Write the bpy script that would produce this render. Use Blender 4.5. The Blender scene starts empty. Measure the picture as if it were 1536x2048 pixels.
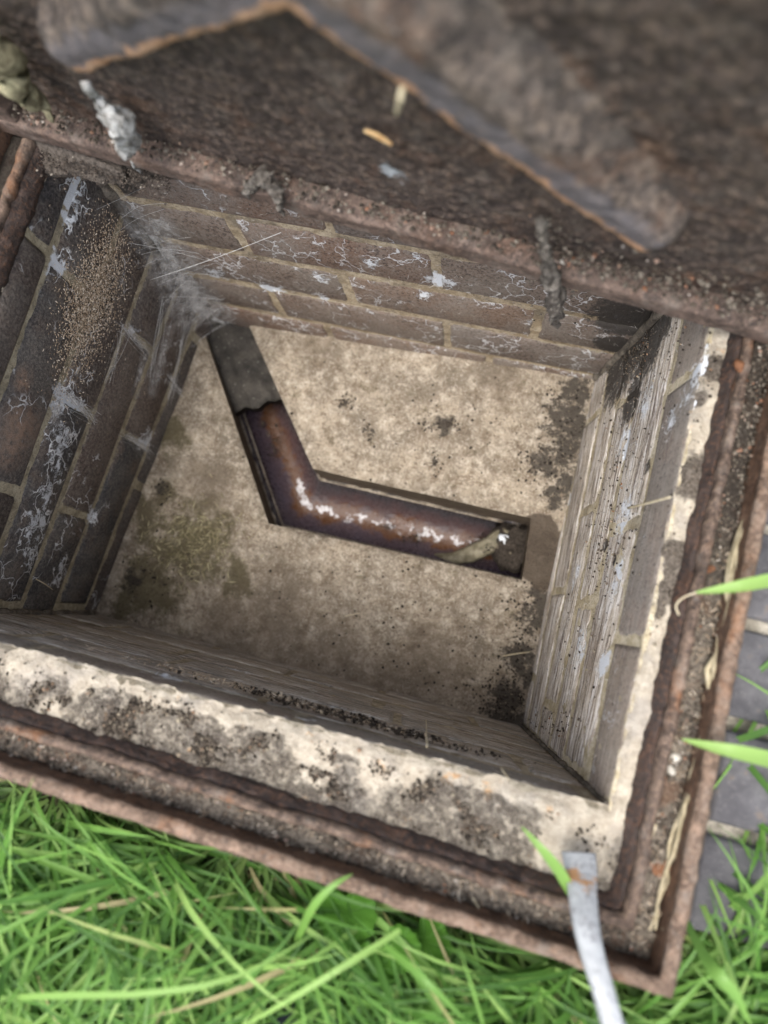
import bpy, bmesh, math, random
from mathutils import Vector, Matrix, noise
R_ = random.Random(11)
S = bpy.context.scene
COL = S.collection
rad = math.radians

# ------------------------------------------------------------------ camera, world, sun, exposure
CAM = Vector((0.4139, 0.0895, 0.5268))
CX = Vector((0.9678, 0.2444, -0.0599)).normalized()
CF = Vector((-0.0989, 0.1508, -0.9836)).normalized()
CY = CF.cross(CX).normalized()            # image down
CX = CY.cross(CF).normalized()
FPX = 1358.0                              # focal length in pixels of the 1536 x 2048 photograph
cam = bpy.data.cameras.new('camera')
cam.sensor_fit = 'VERTICAL'; cam.sensor_height = 36.0; cam.sensor_width = 27.0
cam.lens = 36.0 * FPX / 2048.0
cam.clip_start = 0.01; cam.clip_end = 300
cam.dof.use_dof = True
cam.dof.focus_distance = 0.69
cam.dof.aperture_fstop = 2.6
co = bpy.data.objects.new('camera', cam); COL.objects.link(co)
co.matrix_world = Matrix(((CX.x, -CY.x, -CF.x, CAM.x), (CX.y, -CY.y, -CF.y, CAM.y), (CX.z, -CY.z, -CF.z, CAM.z), (0, 0, 0, 1)))
S.camera = co

SUN_EL, SUN_AZ = 70.0, 205.0              # degrees; azimuth clockwise from +Y: the light comes from the near side
world = bpy.data.worlds.new('World'); S.world = world; world.use_nodes = True
wn = world.node_tree.nodes; wl = world.node_tree.links
bg = wn['Background']
sky = wn.new('ShaderNodeTexSky'); sky.sky_type = 'NISHITA'; sky.sun_disc = False
sky.sun_elevation = rad(SUN_EL); sky.sun_rotation = rad(SUN_AZ)
sky.air_density = 1.0; sky.dust_density = 4.0; sky.ozone_density = 1.0
hs = wn.new('ShaderNodeHueSaturation'); hs.inputs['Saturation'].default_value = 0.55
wl.new(sky.outputs[0], hs.inputs['Color']); wl.new(hs.outputs[0], bg.inputs['Color'])
bg.inputs['Strength'].default_value = 0.15
sun = bpy.data.lights.new('sun', 'SUN'); sun.energy = 0.9; sun.angle = rad(35); sun.color = (1.0, 0.985, 0.96)
so = bpy.data.objects.new('sun', sun); COL.objects.link(so)
sd = Vector((math.sin(rad(SUN_AZ)) * math.cos(rad(SUN_EL)), math.cos(rad(SUN_AZ)) * math.cos(rad(SUN_EL)), math.sin(rad(SUN_EL))))
so.rotation_euler = sd.to_track_quat('Z', 'Y').to_euler(); so.location = (0, -2, 4)
S.view_settings.view_transform = 'Standard'; S.view_settings.look = 'None'
S.view_settings.exposure = 1.45; S.view_settings.gamma = 1.0
S.render.engine = 'CYCLES'
S.cycles.use_denoising = True
S.cycles.max_bounces = 8; S.cycles.diffuse_bounces = 5; S.cycles.glossy_bounces = 3; S.cycles.transparent_max_bounces = 12

# ------------------------------------------------------------------ pixel of the photograph -> point on a real surface
def ray(p):
    return (CX * ((p[0] - 768) / FPX) + CY * ((p[1] - 1024) / FPX) + CF)
def at(p, z):
    d = ray(p); return CAM + d * ((z - CAM.z) / d.z)
def onx(p, x):
    d = ray(p); return CAM + d * ((x - CAM.x) / d.x)
def ony(p, y):
    d = ray(p); return CAM + d * ((y - CAM.y) / d.y)
def onp(p, q, n):
    d = ray(p); return CAM + d * ((q - CAM).dot(n) / d.dot(n))

# ------------------------------------------------------------------ mesh helpers
def V(*a): return Vector(a)
def lerp(a, b, t): return a + (b - a) * t
def sm(a, b, x):
    t = max(0.0, min(1.0, (x - a) / (b - a))); return t * t * (3 - 2 * t)
def fn(p, s, o=3): return noise.fractal(p * s, 0.9, 2.0, o)
def nz(p, s): return noise.noise(p * s)
def nv(p, s): return noise.noise_vector(p * s)

class MB:
    def __init__(s): s.v = []; s.f = []; s.a = {}
    def add(s, p): s.v.append(tuple(p)); return len(s.v) - 1
    def att(s, name, i, val): s.a.setdefault(name, {})[i] = val
    def grid(s, fn_, nu, nv_, close_u=False):
        b = len(s.v)
        for j in range(nv_ + 1):
            for i in range(nu + (0 if close_u else 1)): s.v.append(tuple(fn_(i / nu, j / nv_)))
        w = nu if close_u else nu + 1
        for j in range(nv_):
            for i in range(nu):
                i2 = (i + 1) % w if close_u else i + 1
                s.f.append((b + j * w + i, b + j * w + i2, b + (j + 1) * w + i2, b + (j + 1) * w + i))
        return b
    def tube(s, pts, radii, n=6, cap=True, flat=1.0, up=None):
        pts = [Vector(p) for p in pts]
        b = len(s.v)
        for k, p in enumerate(pts):
            t = (pts[min(k + 1, len(pts) - 1)] - pts[max(k - 1, 0)]).normalized()
            u = up or (V(0, 0, 1) if abs(t.z) < 0.9 else V(1, 0, 0))
            x = t.cross(u).normalized(); y = x.cross(t).normalized()
            r = radii[k] if hasattr(radii, '__len__') else radii
            for i in range(n):
                a = 2 * math.pi * i / n
                s.v.append(tuple(p + x * (r * math.cos(a)) + y * (r * flat * math.sin(a))))
        for k in range(len(pts) - 1):
            for i in range(n):
                j = (i + 1) % n
                s.f.append((b + k * n + i, b + k * n + j, b + (k + 1) * n + j, b + (k + 1) * n + i))
        if cap:
            s.f.append(tuple(b + i for i in reversed(range(n))))
            e = b + (len(pts) - 1) * n
            s.f.append(tuple(e + i for i in range(n)))
        return b
    def build(s, name, mat, parent=None, smooth=True):
        me = bpy.data.meshes.new(name); me.from_pydata(s.v, [], s.f)
        if smooth:
            me.polygons.foreach_set('use_smooth', [True] * len(me.polygons))
        for an, d in s.a.items():
            at_ = me.attributes.new(an, 'FLOAT', 'POINT')
            for i, x in d.items(): at_.data[i].value = x
        if mat: me.materials.append(mat)
        o = bpy.data.objects.new(name, me); COL.objects.link(o)
        if parent: o.parent = parent
        return o
def tag(o, label=None, cat=None, group=None, kind=None):
    if label: o['label'] = label
    if cat: o['category'] = cat
    if group: o['group'] = group
    if kind: o['kind'] = kind
    return o
def empty(name, loc, label, cat, group=None):
    o = bpy.data.objects.new(name, None); COL.objects.link(o); o.empty_display_size = 0.03
    o.location = loc
    return tag(o, label, cat, group)
def child(mb, name, mat, parent, smooth=True):      # vertices are given in world space
    l = Vector(parent.location)
    mb.v = [tuple(Vector(p) - l) for p in mb.v]
    return mb.build(name, mat, parent, smooth)

# ------------------------------------------------------------------ material helpers
class NT:
    def __init__(s, name):
        s.m = bpy.data.materials.new(name); s.m.use_nodes = True
        s.n = s.m.node_tree.nodes; s.l = s.m.node_tree.links
        s.b = s.n['Principled BSDF']; s.out = s.n['Material Output']
        g = s.n.new('ShaderNodeNewGeometry'); s.pos = g.outputs['Position']; s.nrm = g.outputs['Normal']
        oi = s.n.new('ShaderNodeObjectInfo'); s.rnd = oi.outputs['Random']
    def sk(s, node, key, val):
        i = node.inputs[key]
        if hasattr(val, 'is_output'): s.l.new(val, i)
        elif isinstance(val, (tuple, list)) and len(val) == 3 and i.type == 'RGBA': i.default_value = (*val, 1)
        else: i.default_value = val
    def noise(s, scale, detail=4, rough=0.55, vec=None, dist=0.0):
        t = s.n.new('ShaderNodeTexNoise'); s.sk(t, 'Vector', vec or s.pos); s.sk(t, 'Scale', scale); s.sk(t, 'Detail', detail)
        s.sk(t, 'Roughness', rough); s.sk(t, 'Distortion', dist); return t.outputs['Fac']
    def noisec(s, scale, detail=3):
        t = s.n.new('ShaderNodeTexNoise'); s.sk(t, 'Vector', s.pos); s.sk(t, 'Scale', scale); s.sk(t, 'Detail', detail); return t.outputs['Color']
    def voro(s, scale, feat='F1', vec=None, rnd=1.0):
        t = s.n.new('ShaderNodeTexVoronoi'); t.feature = feat; s.sk(t, 'Vector', vec or s.pos); s.sk(t, 'Scale', scale); s.sk(t, 'Randomness', rnd)
        return t.outputs['Distance']
    def vm(s, op, a, b=None, scale=None):
        t = s.n.new('ShaderNodeVectorMath'); t.operation = op; s.sk(t, 0, a)
        if b is not None: s.sk(t, 1, b)
        if scale is not None: s.sk(t, 'Scale', scale)
        return t.outputs['Value'] if op in ('DISTANCE', 'LENGTH', 'DOT_PRODUCT') else t.outputs['Vector']
    def m_(s, op, a, b=0.0, c=0.0, clamp=False):
        t = s.n.new('ShaderNodeMath'); t.operation = op; t.use_clamp = clamp; s.sk(t, 0, a); s.sk(t, 1, b); s.sk(t, 2, c); return t.outputs[0]
    def mul(s, a, b): return s.m_('MULTIPLY', a, b)
    def addc(s, a, b): return s.m_('ADD', a, b, clamp=True)
    def mx(s, a, b): return s.m_('MAXIMUM', a, b)
    def ss(s, x, a, b, lo=0.0, hi=1.0):
        t = s.n.new('ShaderNodeMapRange'); t.interpolation_type = 'SMOOTHSTEP'; s.sk(t, 'Value', x)
        s.sk(t, 'From Min', a); s.sk(t, 'From Max', b); s.sk(t, 'To Min', lo); s.sk(t, 'To Max', hi); return t.outputs[0]
    def mix(s, f, a, b):
        t = s.n.new('ShaderNodeMix'); t.data_type = 'RGBA'; s.sk(t, 0, f); s.sk(t, 6, a); s.sk(t, 7, b); return t.outputs[2]
    def ramp(s, f, stops):
        t = s.n.new('ShaderNodeValToRGB'); s.sk(t, 0, f); e = t.color_ramp.elements
        while len(e) < len(stops): e.new(0.5)
        for k, (p, c) in enumerate(stops): e[k].position = p; e[k].color = (*c, 1)
        return t.outputs[0]
    def scale(s, vx, vy, vz, v=None): return s.vm('MULTIPLY', v or s.pos, (vx, vy, vz))
    def warp(s, amt, sc): 
        c = s.noisec(sc); d = s.vm('SUBTRACT', c, (0.5, 0.5, 0.5)); return s.vm('ADD', s.pos, s.vm('SCALE', d, scale=amt))
    def attr(s, name):
        t = s.n.new('ShaderNodeAttribute'); t.attribute_name = name; return t.outputs['Fac']
    def blobs(s, lst, soft=1.0, vec=None):
        # union of round stains: each is (world point, radius)
        out = None
        vec = vec or s.pos
        for p, r in lst:
            d = s.vm('DISTANCE', vec, tuple(p)); k = s.ss(d, r * (1 - soft), r, 1.0, 0.0)
            out = k if out is None else s.mx(out, k)
        return out
    def bump(s, h, strength=0.5, dist=0.002):
        t = s.n.new('ShaderNodeBump'); s.sk(t, 'Height', h); s.sk(t, 'Strength', strength); s.sk(t, 'Distance', dist); s.l.new(t.outputs[0], s.b.inputs['Normal'])
    def fin(s, col, rough=0.9, spec=0.2):
        s.sk(s.b, 'Base Color', col); s.sk(s.b, 'Roughness', rough); s.sk(s.b, 'Specular IOR Level', spec); return s.m

D = 0.381                                  # depth of the chamber below the top of its walls
WX0, WX1, WY0, WY1 = -0.02, 0.575, 0.0, 0.447
def zf(x, y):                              # the benching rises a little towards the far right
    sx = max(0, min(1, (x - WX0) / (WX1 - WX0))); sy = max(0, min(1, y / WY1))
    return -D + 0.004 * sy + 0.043 * (sx ** 1.6) * (sy ** 2.2)
def atf(p, dz=0.0):
    z = -D
    for _ in range(8):
        q = at(p, z + dz); z = zf(q.x, q.y)
    return at(p, z + dz)

# ---- brick of the chamber walls
def brick_mat(name, dust, salt, veins, streak=None, salts=(), tans=(), dirt=(), cols=None, veinscale=34.0, smear=(0.36, 0.31, 0.21), dk=1.0, warm=0.115, vm0=0.56, fleck=0.55):
    t = NT(name)
    cols = cols or [(0.058, 0.06, 0.064), (0.09, 0.07, 0.06), (0.075, 0.07, 0.07), (0.12, 0.085, 0.066), (0.062, 0.064, 0.07)]
    base = t.ramp(t.rnd, [(k / (len(cols) - 1) * 0.999, c) for k, c in enumerate(cols)])
    n1 = t.noise(26, 6, 0.62); g = t.noise(620, 3, 0.7); mid = t.noise(130, 5, 0.65); gr2 = t.noise(300, 4, 0.75)
    c = t.mix(t.ss(n1, 0.42, 0.68), base, (warm, warm * .75, warm * .6))
    c = t.mix(t.ss(mid, 0.5, 0.75, 0, 0.55 * dk), c, (0.024, 0.024, 0.026)); c = t.mix(t.ss(g, 0.52, 0.78, 0, 0.6), c, (0.17, 0.155, 0.14))
    c = t.mix(t.ss(gr2, 0.50, 0.60, 0, fleck), c, (0.23, 0.205, 0.175)); c = t.mix(t.ss(gr2, 0.48, 0.38, 0, 0.7), c, (0.016, 0.015, 0.015))
    if tans:
        tb = t.mul(t.blobs(tans, 1.0), t.ss(t.noise(110, 5, 0.7), 0.3, 0.62))
        c = t.mix(tb, c, (0.27, 0.17, 0.115))
    du = t.mul(t.ss(t.noise(14, 5, 0.65), 0.36, 0.7), t.ss(g, 0.3, 0.75, 0.25, 1.0))
    c = t.mix(t.mul(du, dust), c, (0.27, 0.245, 0.21))
    if streak:
        sk, amt, zlo, zhi = streak
        low = t.ss(t.vm('DOT_PRODUCT', t.pos, (0, 0, 1)), zhi, zlo, 0.12, 1.0)      # the lower courses are scoured, the top one is not
        wp = t.warp(0.006, 60)
        sn = t.noise(1.0, 5, 0.7, t.scale(*sk, v=wp)); sn2 = t.noise(1.0, 4, 0.75, t.scale(*[k * 2.7 for k in sk], v=wp))
        pat = t.ss(t.noise(13, 4, 0.65), 0.32, 0.55, 0.35, 1.0)
        c = t.mix(t.mul(t.mul(t.ss(sn, 0.40, 0.54, 0, amt), low), pat), c, (0.56, 0.49, 0.395))
        c = t.mix(t.mul(t.mul(t.ss(sn2, 0.50, 0.60, 0, amt * 1.1), low), pat), c, (0.78, 0.75, 0.71))
        c = t.mix(t.mul(t.ss(sn2, 0.46, 0.36, 0, min(0.85, amt)), low), c, (0.055, 0.044, 0.036))
    rm = t.ss(t.m_('ADD', t.attr('rim'), t.mul(t.m_('SUBTRACT', t.noise(95, 6, 0.75), 0.5), 2.6)), 0.75, 1.05)
    c = t.mix(t.mul(rm, 0.85), c, t.mix(g, tuple(k * .6 for k in smear), smear))
    # pale specks
    sp = t.ss(t.voro(330), 0.16, 0.05); c = t.mix(t.mul(sp, t.ss(t.noise(30, 3), 0.45, 0.65, 0.0, 0.75)), c, (0.5, 0.46, 0.4))
    # white salt veins that branch across the faces
    wv = t.warp(0.05, 45); e = t.voro(veinscale, 'DISTANCE_TO_EDGE', wv)
    msk = t.ss(t.noise(11, 3, 0.6), vm0, vm0 + .06)
    sb = t.blobs(salts, 1.0, t.warp(0.03, 60)) if salts else None
    vm_ = msk if sb is None else t.mx(t.mul(msk, 0.7), t.ss(sb, 0.05, 0.4))
    vn = t.mul(t.ss(t.m_('ADD', e, t.mul(t.noise(150, 3), 0.06)), 0.072, 0.036), t.mul(vm_, veins))
    c = t.mix(vn, c, (0.76, 0.77, 0.77))
    hgt = t.m_('ADD', t.mul(gr2, 0.8), t.mul(mid, 0.9)); hgt = t.m_('ADD', hgt, t.mul(vn, 0.5))
    if sb is not None:
        sa = t.mul(t.ss(t.m_('ADD', t.mul(sb, .8), t.mul(t.m_('SUBTRACT', t.noise(85, 7, 0.78, t.warp(0.012, 110)), 0.5), 3.6)), 0.5, 0.9), salt)
        c = t.mix(sa, c, (0.78, 0.81, 0.84)); hgt = t.m_('ADD', hgt, sa)
    if dirt:
        db = t.ss(t.m_('ADD', t.blobs(dirt, 1.0), t.mul(t.m_('SUBTRACT', t.noise(120, 6, 0.75), 0.5), 1.3)), 0.35, 0.6)
        c = t.mix(t.mul(db, 0.93), c, t.mix(g, (0.02, 0.018, 0.016), (0.065, 0.058, 0.052)))
    t.bump(hgt, 0.7, 0.0022)
    return t.fin(c, t.ss(n1, 0.3, 0.7, 0.6, 0.9), 0.3)

def mortar_mat(name, c0=(0.30, 0.25, 0.165), c1=(0.42, 0.37, 0.27), salts=(), dirt=(), dust=0.4):
    t = NT(name)
    n = t.noise(60, 5, 0.65); g = t.noise(800, 2, 0.7)
    c = t.mix(t.ss(n, .4, .6), c0, c1)
    c = t.mix(t.ss(t.noise(280, 4, .75), .5, .62, 0, .6), c, tuple(k * .45 for k in c0))
    c = t.mix(t.ss(t.noise(18, 5, 0.7), 0.48, 0.66, 0, dust), c, (0.09, 0.078, 0.064))
    c = t.mix(t.ss(g, 0.58, 0.8, 0, 0.5), c, (0.14, 0.11, 0.08))
    if salts:
        sb = t.blobs(salts, 1.0, t.warp(0.03, 60))
        c = t.mix(t.ss(t.m_('ADD', sb, t.mul(t.m_('SUBTRACT', t.noise(75, 6, 0.7), 0.5), 1.5)), 0.3, 0.6), c, (0.66, 0.69, 0.72))
    if dirt:
        db = t.ss(t.m_('ADD', t.blobs(dirt, 1.0), t.mul(t.m_('SUBTRACT', t.noise(120, 6, 0.75), 0.5), 1.3)), 0.35, 0.6)
        c = t.mix(db, c, t.mix(g, (0.022, 0.019, 0.016), (0.085, 0.075, 0.065)))
    t.bump(t.m_('ADD', n, g), 0.6, 0.002)
    return t.fin(c, 0.95, 0.1)

def rust_mat(name, base=(0.075, 0.052, 0.042), hi=(0.13, 0.09, 0.075), spk=(0.2, 0.14, 0.095), orange=0.25, edge=False, sc=1.0, dusty=0.35, stains=(), gsc=230, mot=0.0):
    t = NT(name)
    n = t.noise(30 * sc, 6, 0.65); g = t.noise(gsc * sc, 5, 0.72); f = t.noise(700 * sc, 2, 0.7)
    c = t.mix(t.ss(n, 0.35, 0.68), base, hi)
    c = t.mix(t.ss(g, 0.5, 0.63, 0, 0.9), c, spk)
    c = t.mix(t.ss(g, 0.46, 0.34, 0, 0.9), c, (0.024, 0.019, 0.017))
    c = t.mix(t.mul(t.ss(t.noise(17 * sc, 5, 0.7), 0.52, 0.66), orange), c, (0.28, 0.115, 0.04))
    c = t.mix(t.ss(t.noise(90, 6, .78), .52, .62, 0, .5), c, tuple(k * 1.9 for k in hi)); c = t.mix(t.ss(t.noise(75, 6, .78), .52, .62, 0, .6), c, tuple(k * .4 for k in base))
    c = t.mix(t.mul(t.ss(t.noise(48, 5, 0.7), 0.5, 0.72), dusty), c, (0.25, 0.215, 0.18))
    if mot:
        mo = t.noise(58, 5, 0.75)
        c = t.mix(t.ss(mo, 0.52, 0.64, 0, mot), c, (0.16, 0.125, 0.10)); c = t.mix(t.ss(mo, 0.47, 0.36, 0, mot), c, (0.026, 0.021, 0.019))
    if edge:
        a = t.attr('edge')
        c = t.mix(t.ss(t.m_('ADD', t.attr('face'), t.mul(t.m_('SUBTRACT', t.noise(42, 5, .75), 0.5), 2.2)), 0.3, 1.0, 0, 0.7), c, (0.115, 0.106, 0.115))
        ea = t.ss(t.m_('ADD', a, t.mul(t.m_('SUBTRACT', t.noise(48, 5, 0.75), 0.5), 3.4)), 0.5, 0.95)
        c = t.mix(ea, c, t.mix(t.noise(55, 3), (0.38, 0.165, 0.06), (0.36, 0.27, 0.2)))
    for lst, colr in stains:
        sb = t.blobs(lst, 1.0, t.warp(0.03, 50))
        c = t.mix(t.ss(t.m_('ADD', sb, t.mul(t.m_('SUBTRACT', t.noise(110, 5, 0.7), 0.5), 1.4)), 0.3, 0.7), c, colr)
    t.bump(t.m_('ADD', t.m_('ADD', n, t.mul(g, 0.8)), t.mul(f, 0.25)), 0.8, 0.003)
    return t.fin(c, t.ss(g, 0.3, 0.7, 0.6, 0.85), 0.35)

def plain_mat(name, c0, c1, sc=80, rough=0.9, spec=0.2, bump=0.4, attr=None):
    t = NT(name); n = t.noise(sc, 5, 0.65)
    c = t.mix(t.ss(n, 0.3, 0.7), c0, c1)
    if bump: t.bump(n, bump, 0.002)
    return t.fin(c, rough, spec)

FPIV = V(0.5825, -0.0615, 0); FA = rad(1.5)
def rotf(p):
    d = p - FPIV; return V(FPIV.x + d.x * math.cos(FA) + d.y * math.sin(FA), FPIV.y - d.x * math.sin(FA) + d.y * math.cos(FA), p.z)
# ------------------------------------------------------------------ ground (one big sheet round the chamber) and setting
GZ = -0.03
FX0, FX1, FY0, FY1 = -0.060, 0.617, -0.097, 0.476          # outside of the iron frame
t = NT('soil_ground')
n = t.noise(9, 6, 0.65); g = t.noise(140, 4, 0.7)
far = t.ss(t.vm('DISTANCE', t.pos, (0.3, 0.2, 0)), 0.7, 2.2)
c = t.mix(g, (0.02, 0.016, 0.011), (0.075, 0.06, 0.042)); c = t.mix(t.ss(n, 0.4, 0.6), c, (0.03, 0.055, 0.012))
c = t.mix(far, c, t.mix(g, (0.035, 0.085, 0.014), (0.085, 0.16, 0.035)))
t.bump(g, 0.8, 0.01); M_soilground = t.fin(c, 0.95, 0.1)
mb = MB()
ix0, ix1, iy0, iy1 = -0.19, 0.70, -0.21, 0.6
def gnd(a, b, c_, d, nu, nv_):
    def f(u, v):
        # finer near the chamber
        p = lerp(lerp(a, b, u), lerp(d, c_, u), v ** 3)
        k = sm(0.0, 0.15, v)
        return V(p.x, p.y, GZ + 0.012 * k * fn(V(p.x, p.y, 0), 6) )
    mb.grid(f, nu, nv_)
B = 70
gi = [rotf(q) for q in (V(FX0, FY0, 0), V(FX1, FY0, 0), V(FX1, FY1, 0), V(FX0, FY1, 0))]
go = [V(-B, -B, 0), V(B, -B, 0), V(B, B, 0), V(-B, B, 0)]
for k in range(4): gnd(gi[k], gi[(k + 1) % 4], go[(k + 1) % 4], go[k], 40, 40)
ground = mb.build('ground', M_soilground); tag(ground, kind='structure')

# ------------------------------------------------------------------ brick walls of the chamber
ZJS = {'NL': [-0.002, -0.045, -0.124, -0.198, -0.272, -0.347, -0.415, -0.475],      # bed joints, wall by wall
       'FL': [-0.002, -0.022, -0.096, -0.173, -0.250, -0.327, -0.400, -0.475],
       'FR': [-0.002, -0.070, -0.156, -0.220, -0.285, -0.355, -0.420, -0.475],
       'NR': [-0.002, -0.048, -0.122, -0.196, -0.270, -0.345, -0.415, -0.475]}
T_ = {'NL': V(-0.012, -0.003, 0), 'NR': V(0.5715, 0.0, 0), 'FR': V(0.581, 0.452, 0), 'FL': V(-0.012, 0.441, 0)}
F_ = {'NL': V(-0.026, 0.0, -D), 'NR': V(0.562, 0.001, -D), 'FR': V(0.551, 0.460, -D), 'FL': V(0.008, 0.447, -D)}
def wall_frame(a, b):
    def P(u, z, off):
        t_ = 1 + z / D
        s_ = lerp(F_[a], T_[a], t_); e_ = lerp(F_[b], T_[b], t_)
        L = (e_ - s_).length; d = (e_ - s_) / L
        p = s_ + d * u; p.z = z
        n_ = V(-d.y, d.x, 0).normalized()              # corners run clockwise seen from above, so this points out of the pit
        return p + n_ * off
    L = (lerp(F_[b], T_[b], .5) - lerp(F_[a], T_[a], .5)).length
    return P, L
def make_wall(a, b, label, bm_, mm_, heads, seed, flat=1.0):
    rr = random.Random(seed)
    P, L = wall_frame(a, b); ZJ = ZJS[a]
    w = empty('brick_wall', P(L / 2, -0.475, 0.05), label, 'wall')
    # mortar bed behind and between the bricks
    m = MB()
    nu, nz_ = int(L / 0.006), 76
    def f(u, v):
        z = ZJ[-1] + (-0.001 - ZJ[-1]) * v
        p = P(u * L, z, 0.0)
        return P(u * L, z, 0.0014 * flat + 0.0011 * nz(p, 55) + 0.0007 * nz(p, 230))
    b0 = m.grid(f, nu, nz_)
    q = [m.add(P(0, ZJ[-1], 0.058)), m.add(P(L, ZJ[-1], 0.058)), m.add(P(L, -0.004, 0.058)), m.add(P(0, -0.004, 0.058))]
    w1 = nu + 1
    k = [b0, b0 + nu, b0 + nz_ * w1 + nu, b0 + nz_ * w1]
    m.f += [(q[3], q[2], q[1], q[0])]
    m.f += [tuple([b0 + i for i in range(nu + 1)][::-1] + [q[0], q[1]])[::-1]]
    m.f += [tuple([b0 + nz_ * w1 + i for i in range(nu + 1)] + [q[2], q[3]])]
    m.f += [tuple([b0 + j * w1 for j in range(nz_ + 1)] + [q[3], q[0]])]
    m.f += [tuple([b0 + j * w1 + nu for j in range(nz_ + 1)][::-1] + [q[1], q[2]])]
    child(m, 'mortar', mm_, w)
    for c_ in range(7):
        zt, zb = ZJ[c_] - (0.0032 if c_ else 0), ZJ[c_ + 1] + 0.0032
        hs_ = heads.get(c_)
        if hs_ is None: hs_ = [0.07 + 0.1125 * (c_ % 2)]
        h0 = hs_[0]; hl = list(hs_)
        while hl[0] > 0.04: hl.insert(0, hl[0] - 0.225)
        while hl[-1] < L - 0.03: hl.append(hl[-1] + 0.225)
        for i in range(len(hl) - 1):
            u0, u1 = max(hl[i] + 0.0038, 0.001), min(hl[i + 1] - 0.0038, L - 0.001)
            if u1 - u0 < 0.012: continue
            proud = rr.uniform(-0.0005, 0.0016); ph = rr.uniform(0, 50)
            tilt = rr.uniform(-0.001, 0.001)
            mbk = MB()
            us = [0, 0.005 / (u1 - u0)] + [0.25, 0.5, 0.75] + [1 - 0.005 / (u1 - u0), 1]
            if us[1] > .24: us[1], us[5] = .24, .76
            vs = [0, 0.0055 / (zt - zb), 0.5, 1 - 0.0055 / (zt - zb), 1]
            if vs[1] > .49: vs[1], vs[3] = .3, .7
            wob = [rr.uniform(-0.0012, 0.0012) for _ in range(14)]
            for jv, v in enumerate(vs):
                for iu, u in enumerate(us):
                    ed = (iu in (0, 6)) or (jv in (0, 4))
                    z = lerp(zb, zt, v) + (wob[iu] if jv in (0, 1) else 0) + (wob[iu + 7] if jv in (3, 4) else 0)
                    uu = lerp(u0, u1, u)
                    off = -proud * flat + (0.0026 * flat if ed else 0) + tilt * (u - .5) + 0.0008 * nz(V(uu + ph, z, 0), 40)
                    mbk.att('rim', mbk.add(P(uu, z, off)), 1.0 if ed else 0.0)
            W = 7
            for j in range(4):
                for i2 in range(6): mbk.f.append((j * W + i2, j * W + i2 + 1, (j + 1) * W + i2 + 1, (j + 1) * W + i2))
            ring = [(i2, 0) for i2 in range(7)] + [(6, j) for j in range(1, 5)] + [(i2, 4) for i2 in range(5, -1, -1)] + [(0, j) for j in range(3, 0, -1)]
            bk = []
            for (i2, j) in ring: bk.append(mbk.add(P(lerp(u0, u1, us[i2]), lerp(zb, zt, vs[j]), 0.052)))
            nr = len(ring)
            for r in range(nr):
                a_, b_ = ring[r], ring[(r + 1) % nr]
                mbk.f.append((a_[1] * W + a_[0], bk[r], bk[(r + 1) % nr], b_[1] * W + b_[0]))
            mbk.f.append(tuple(reversed(bk)))
            child(mbk, 'brick', bm_, w)
    return w, P, L
# left wall runs NL -> FL, far wall FL -> FR, right wall FR -> NR, near wall NR -> NL (clockwise seen from above)
def hit(p, P, kind, off=0.0):
    # point where the line of sight through p meets a wall face, 'off' in front of it
    q = onx(p, -0.012) if kind == 'L' else onx(p, 0.567) if kind == 'R' else ony(p, 0.446) if kind == 'F' else ony(p, 0.0)
    for _ in range(5):
        z = max(-0.45, min(0.0, q.z))
        if kind == 'L': w_ = P(q.y, z, -off); q = onx(p, w_.x)
        elif kind == 'R': w_ = P(0.452 - q.y, z, -off); q = onx(p, w_.x)
        elif kind == 'F': w_ = P(q.x + 0.01, z, -off); q = ony(p, w_.y)
        else: w_ = P(0.574 - q.x, z, -off); q = ony(p, w_.y)
    return q
hl_ = lambda p: onx(p, -0.012).y + 0.001
LW = {1: [hl_((25, 978)), hl_((122, 536))], 2: [hl_((158, 812))], 3: [hl_((168, 1031)), hl_((270, 676))], 4: [hl_((274, 885))], 0: [0.12]}
hf = lambda p: ony(p, 0.446).x + 0.01
FW = {1: [hf((655, 460))], 2: [hf((469, 470)), hf((861, 562))], 3: [hf((683, 600))], 4: [hf((530, 598))], 0: [0.1]}
hr = lambda p: 0.452 - onx(p, 0.572).y
RW = {0: [hr((1252, 1283))], 1: [hr((1249, 1057))], 2: [0.075], 3: [0.19], 4: [0.06], 5: [0.17]}
hn = lambda p: 0.574 - ony(p, 0.0).x
NW = {0: [hn((612, 1432))], 1: [0.05], 2: [0.16]}
LX, FYw, RX = -0.012, 0.447, 0.568
Ls = [(onx((122, 880), LX), .03), (onx((115, 930), LX), .02), (onx((95, 985), LX), .022), (onx((75, 1050), LX), .026), (onx((70, 1095), LX), .022), (onx((125, 800), LX), .022),
      (onx((155, 810), LX), .014), (onx((118, 530), LX), .018), (onx((150, 385), LX), .02), (onx((190, 1040), LX), .014), (onx((130, 1150), LX), .02), (onx((285, 880), LX), .02), (onx((255, 660), LX), .012), (onx((140, 440), LX), .014)]
Lt = [(onx((40, 860), LX), .045), (onx((20, 900), LX), .03), (onx((45, 760), LX), .02)]
Fs = [(ony((430, 545), FYw), .028), (ony((640, 560), FYw), .022), (ony((745, 530), FYw), .022), (ony((640, 600), FYw), .02), (ony((880, 570), FYw), .03), (ony((1050, 655), FYw), .016), (ony((1042, 680), FYw), .014),
      (ony((1165, 730), FYw), .016), (ony((830, 520), FYw), .016), (ony((540, 575), FYw), .03), (ony((1185, 745), FYw), .014), (ony((945, 705), FYw), .012), (ony((850, 600), FYw), .02)]
Fd = [(ony((1260, 650), FYw), .085), (ony((1225, 705), FYw), .05), (ony((250, 360), FYw), .03)]
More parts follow.
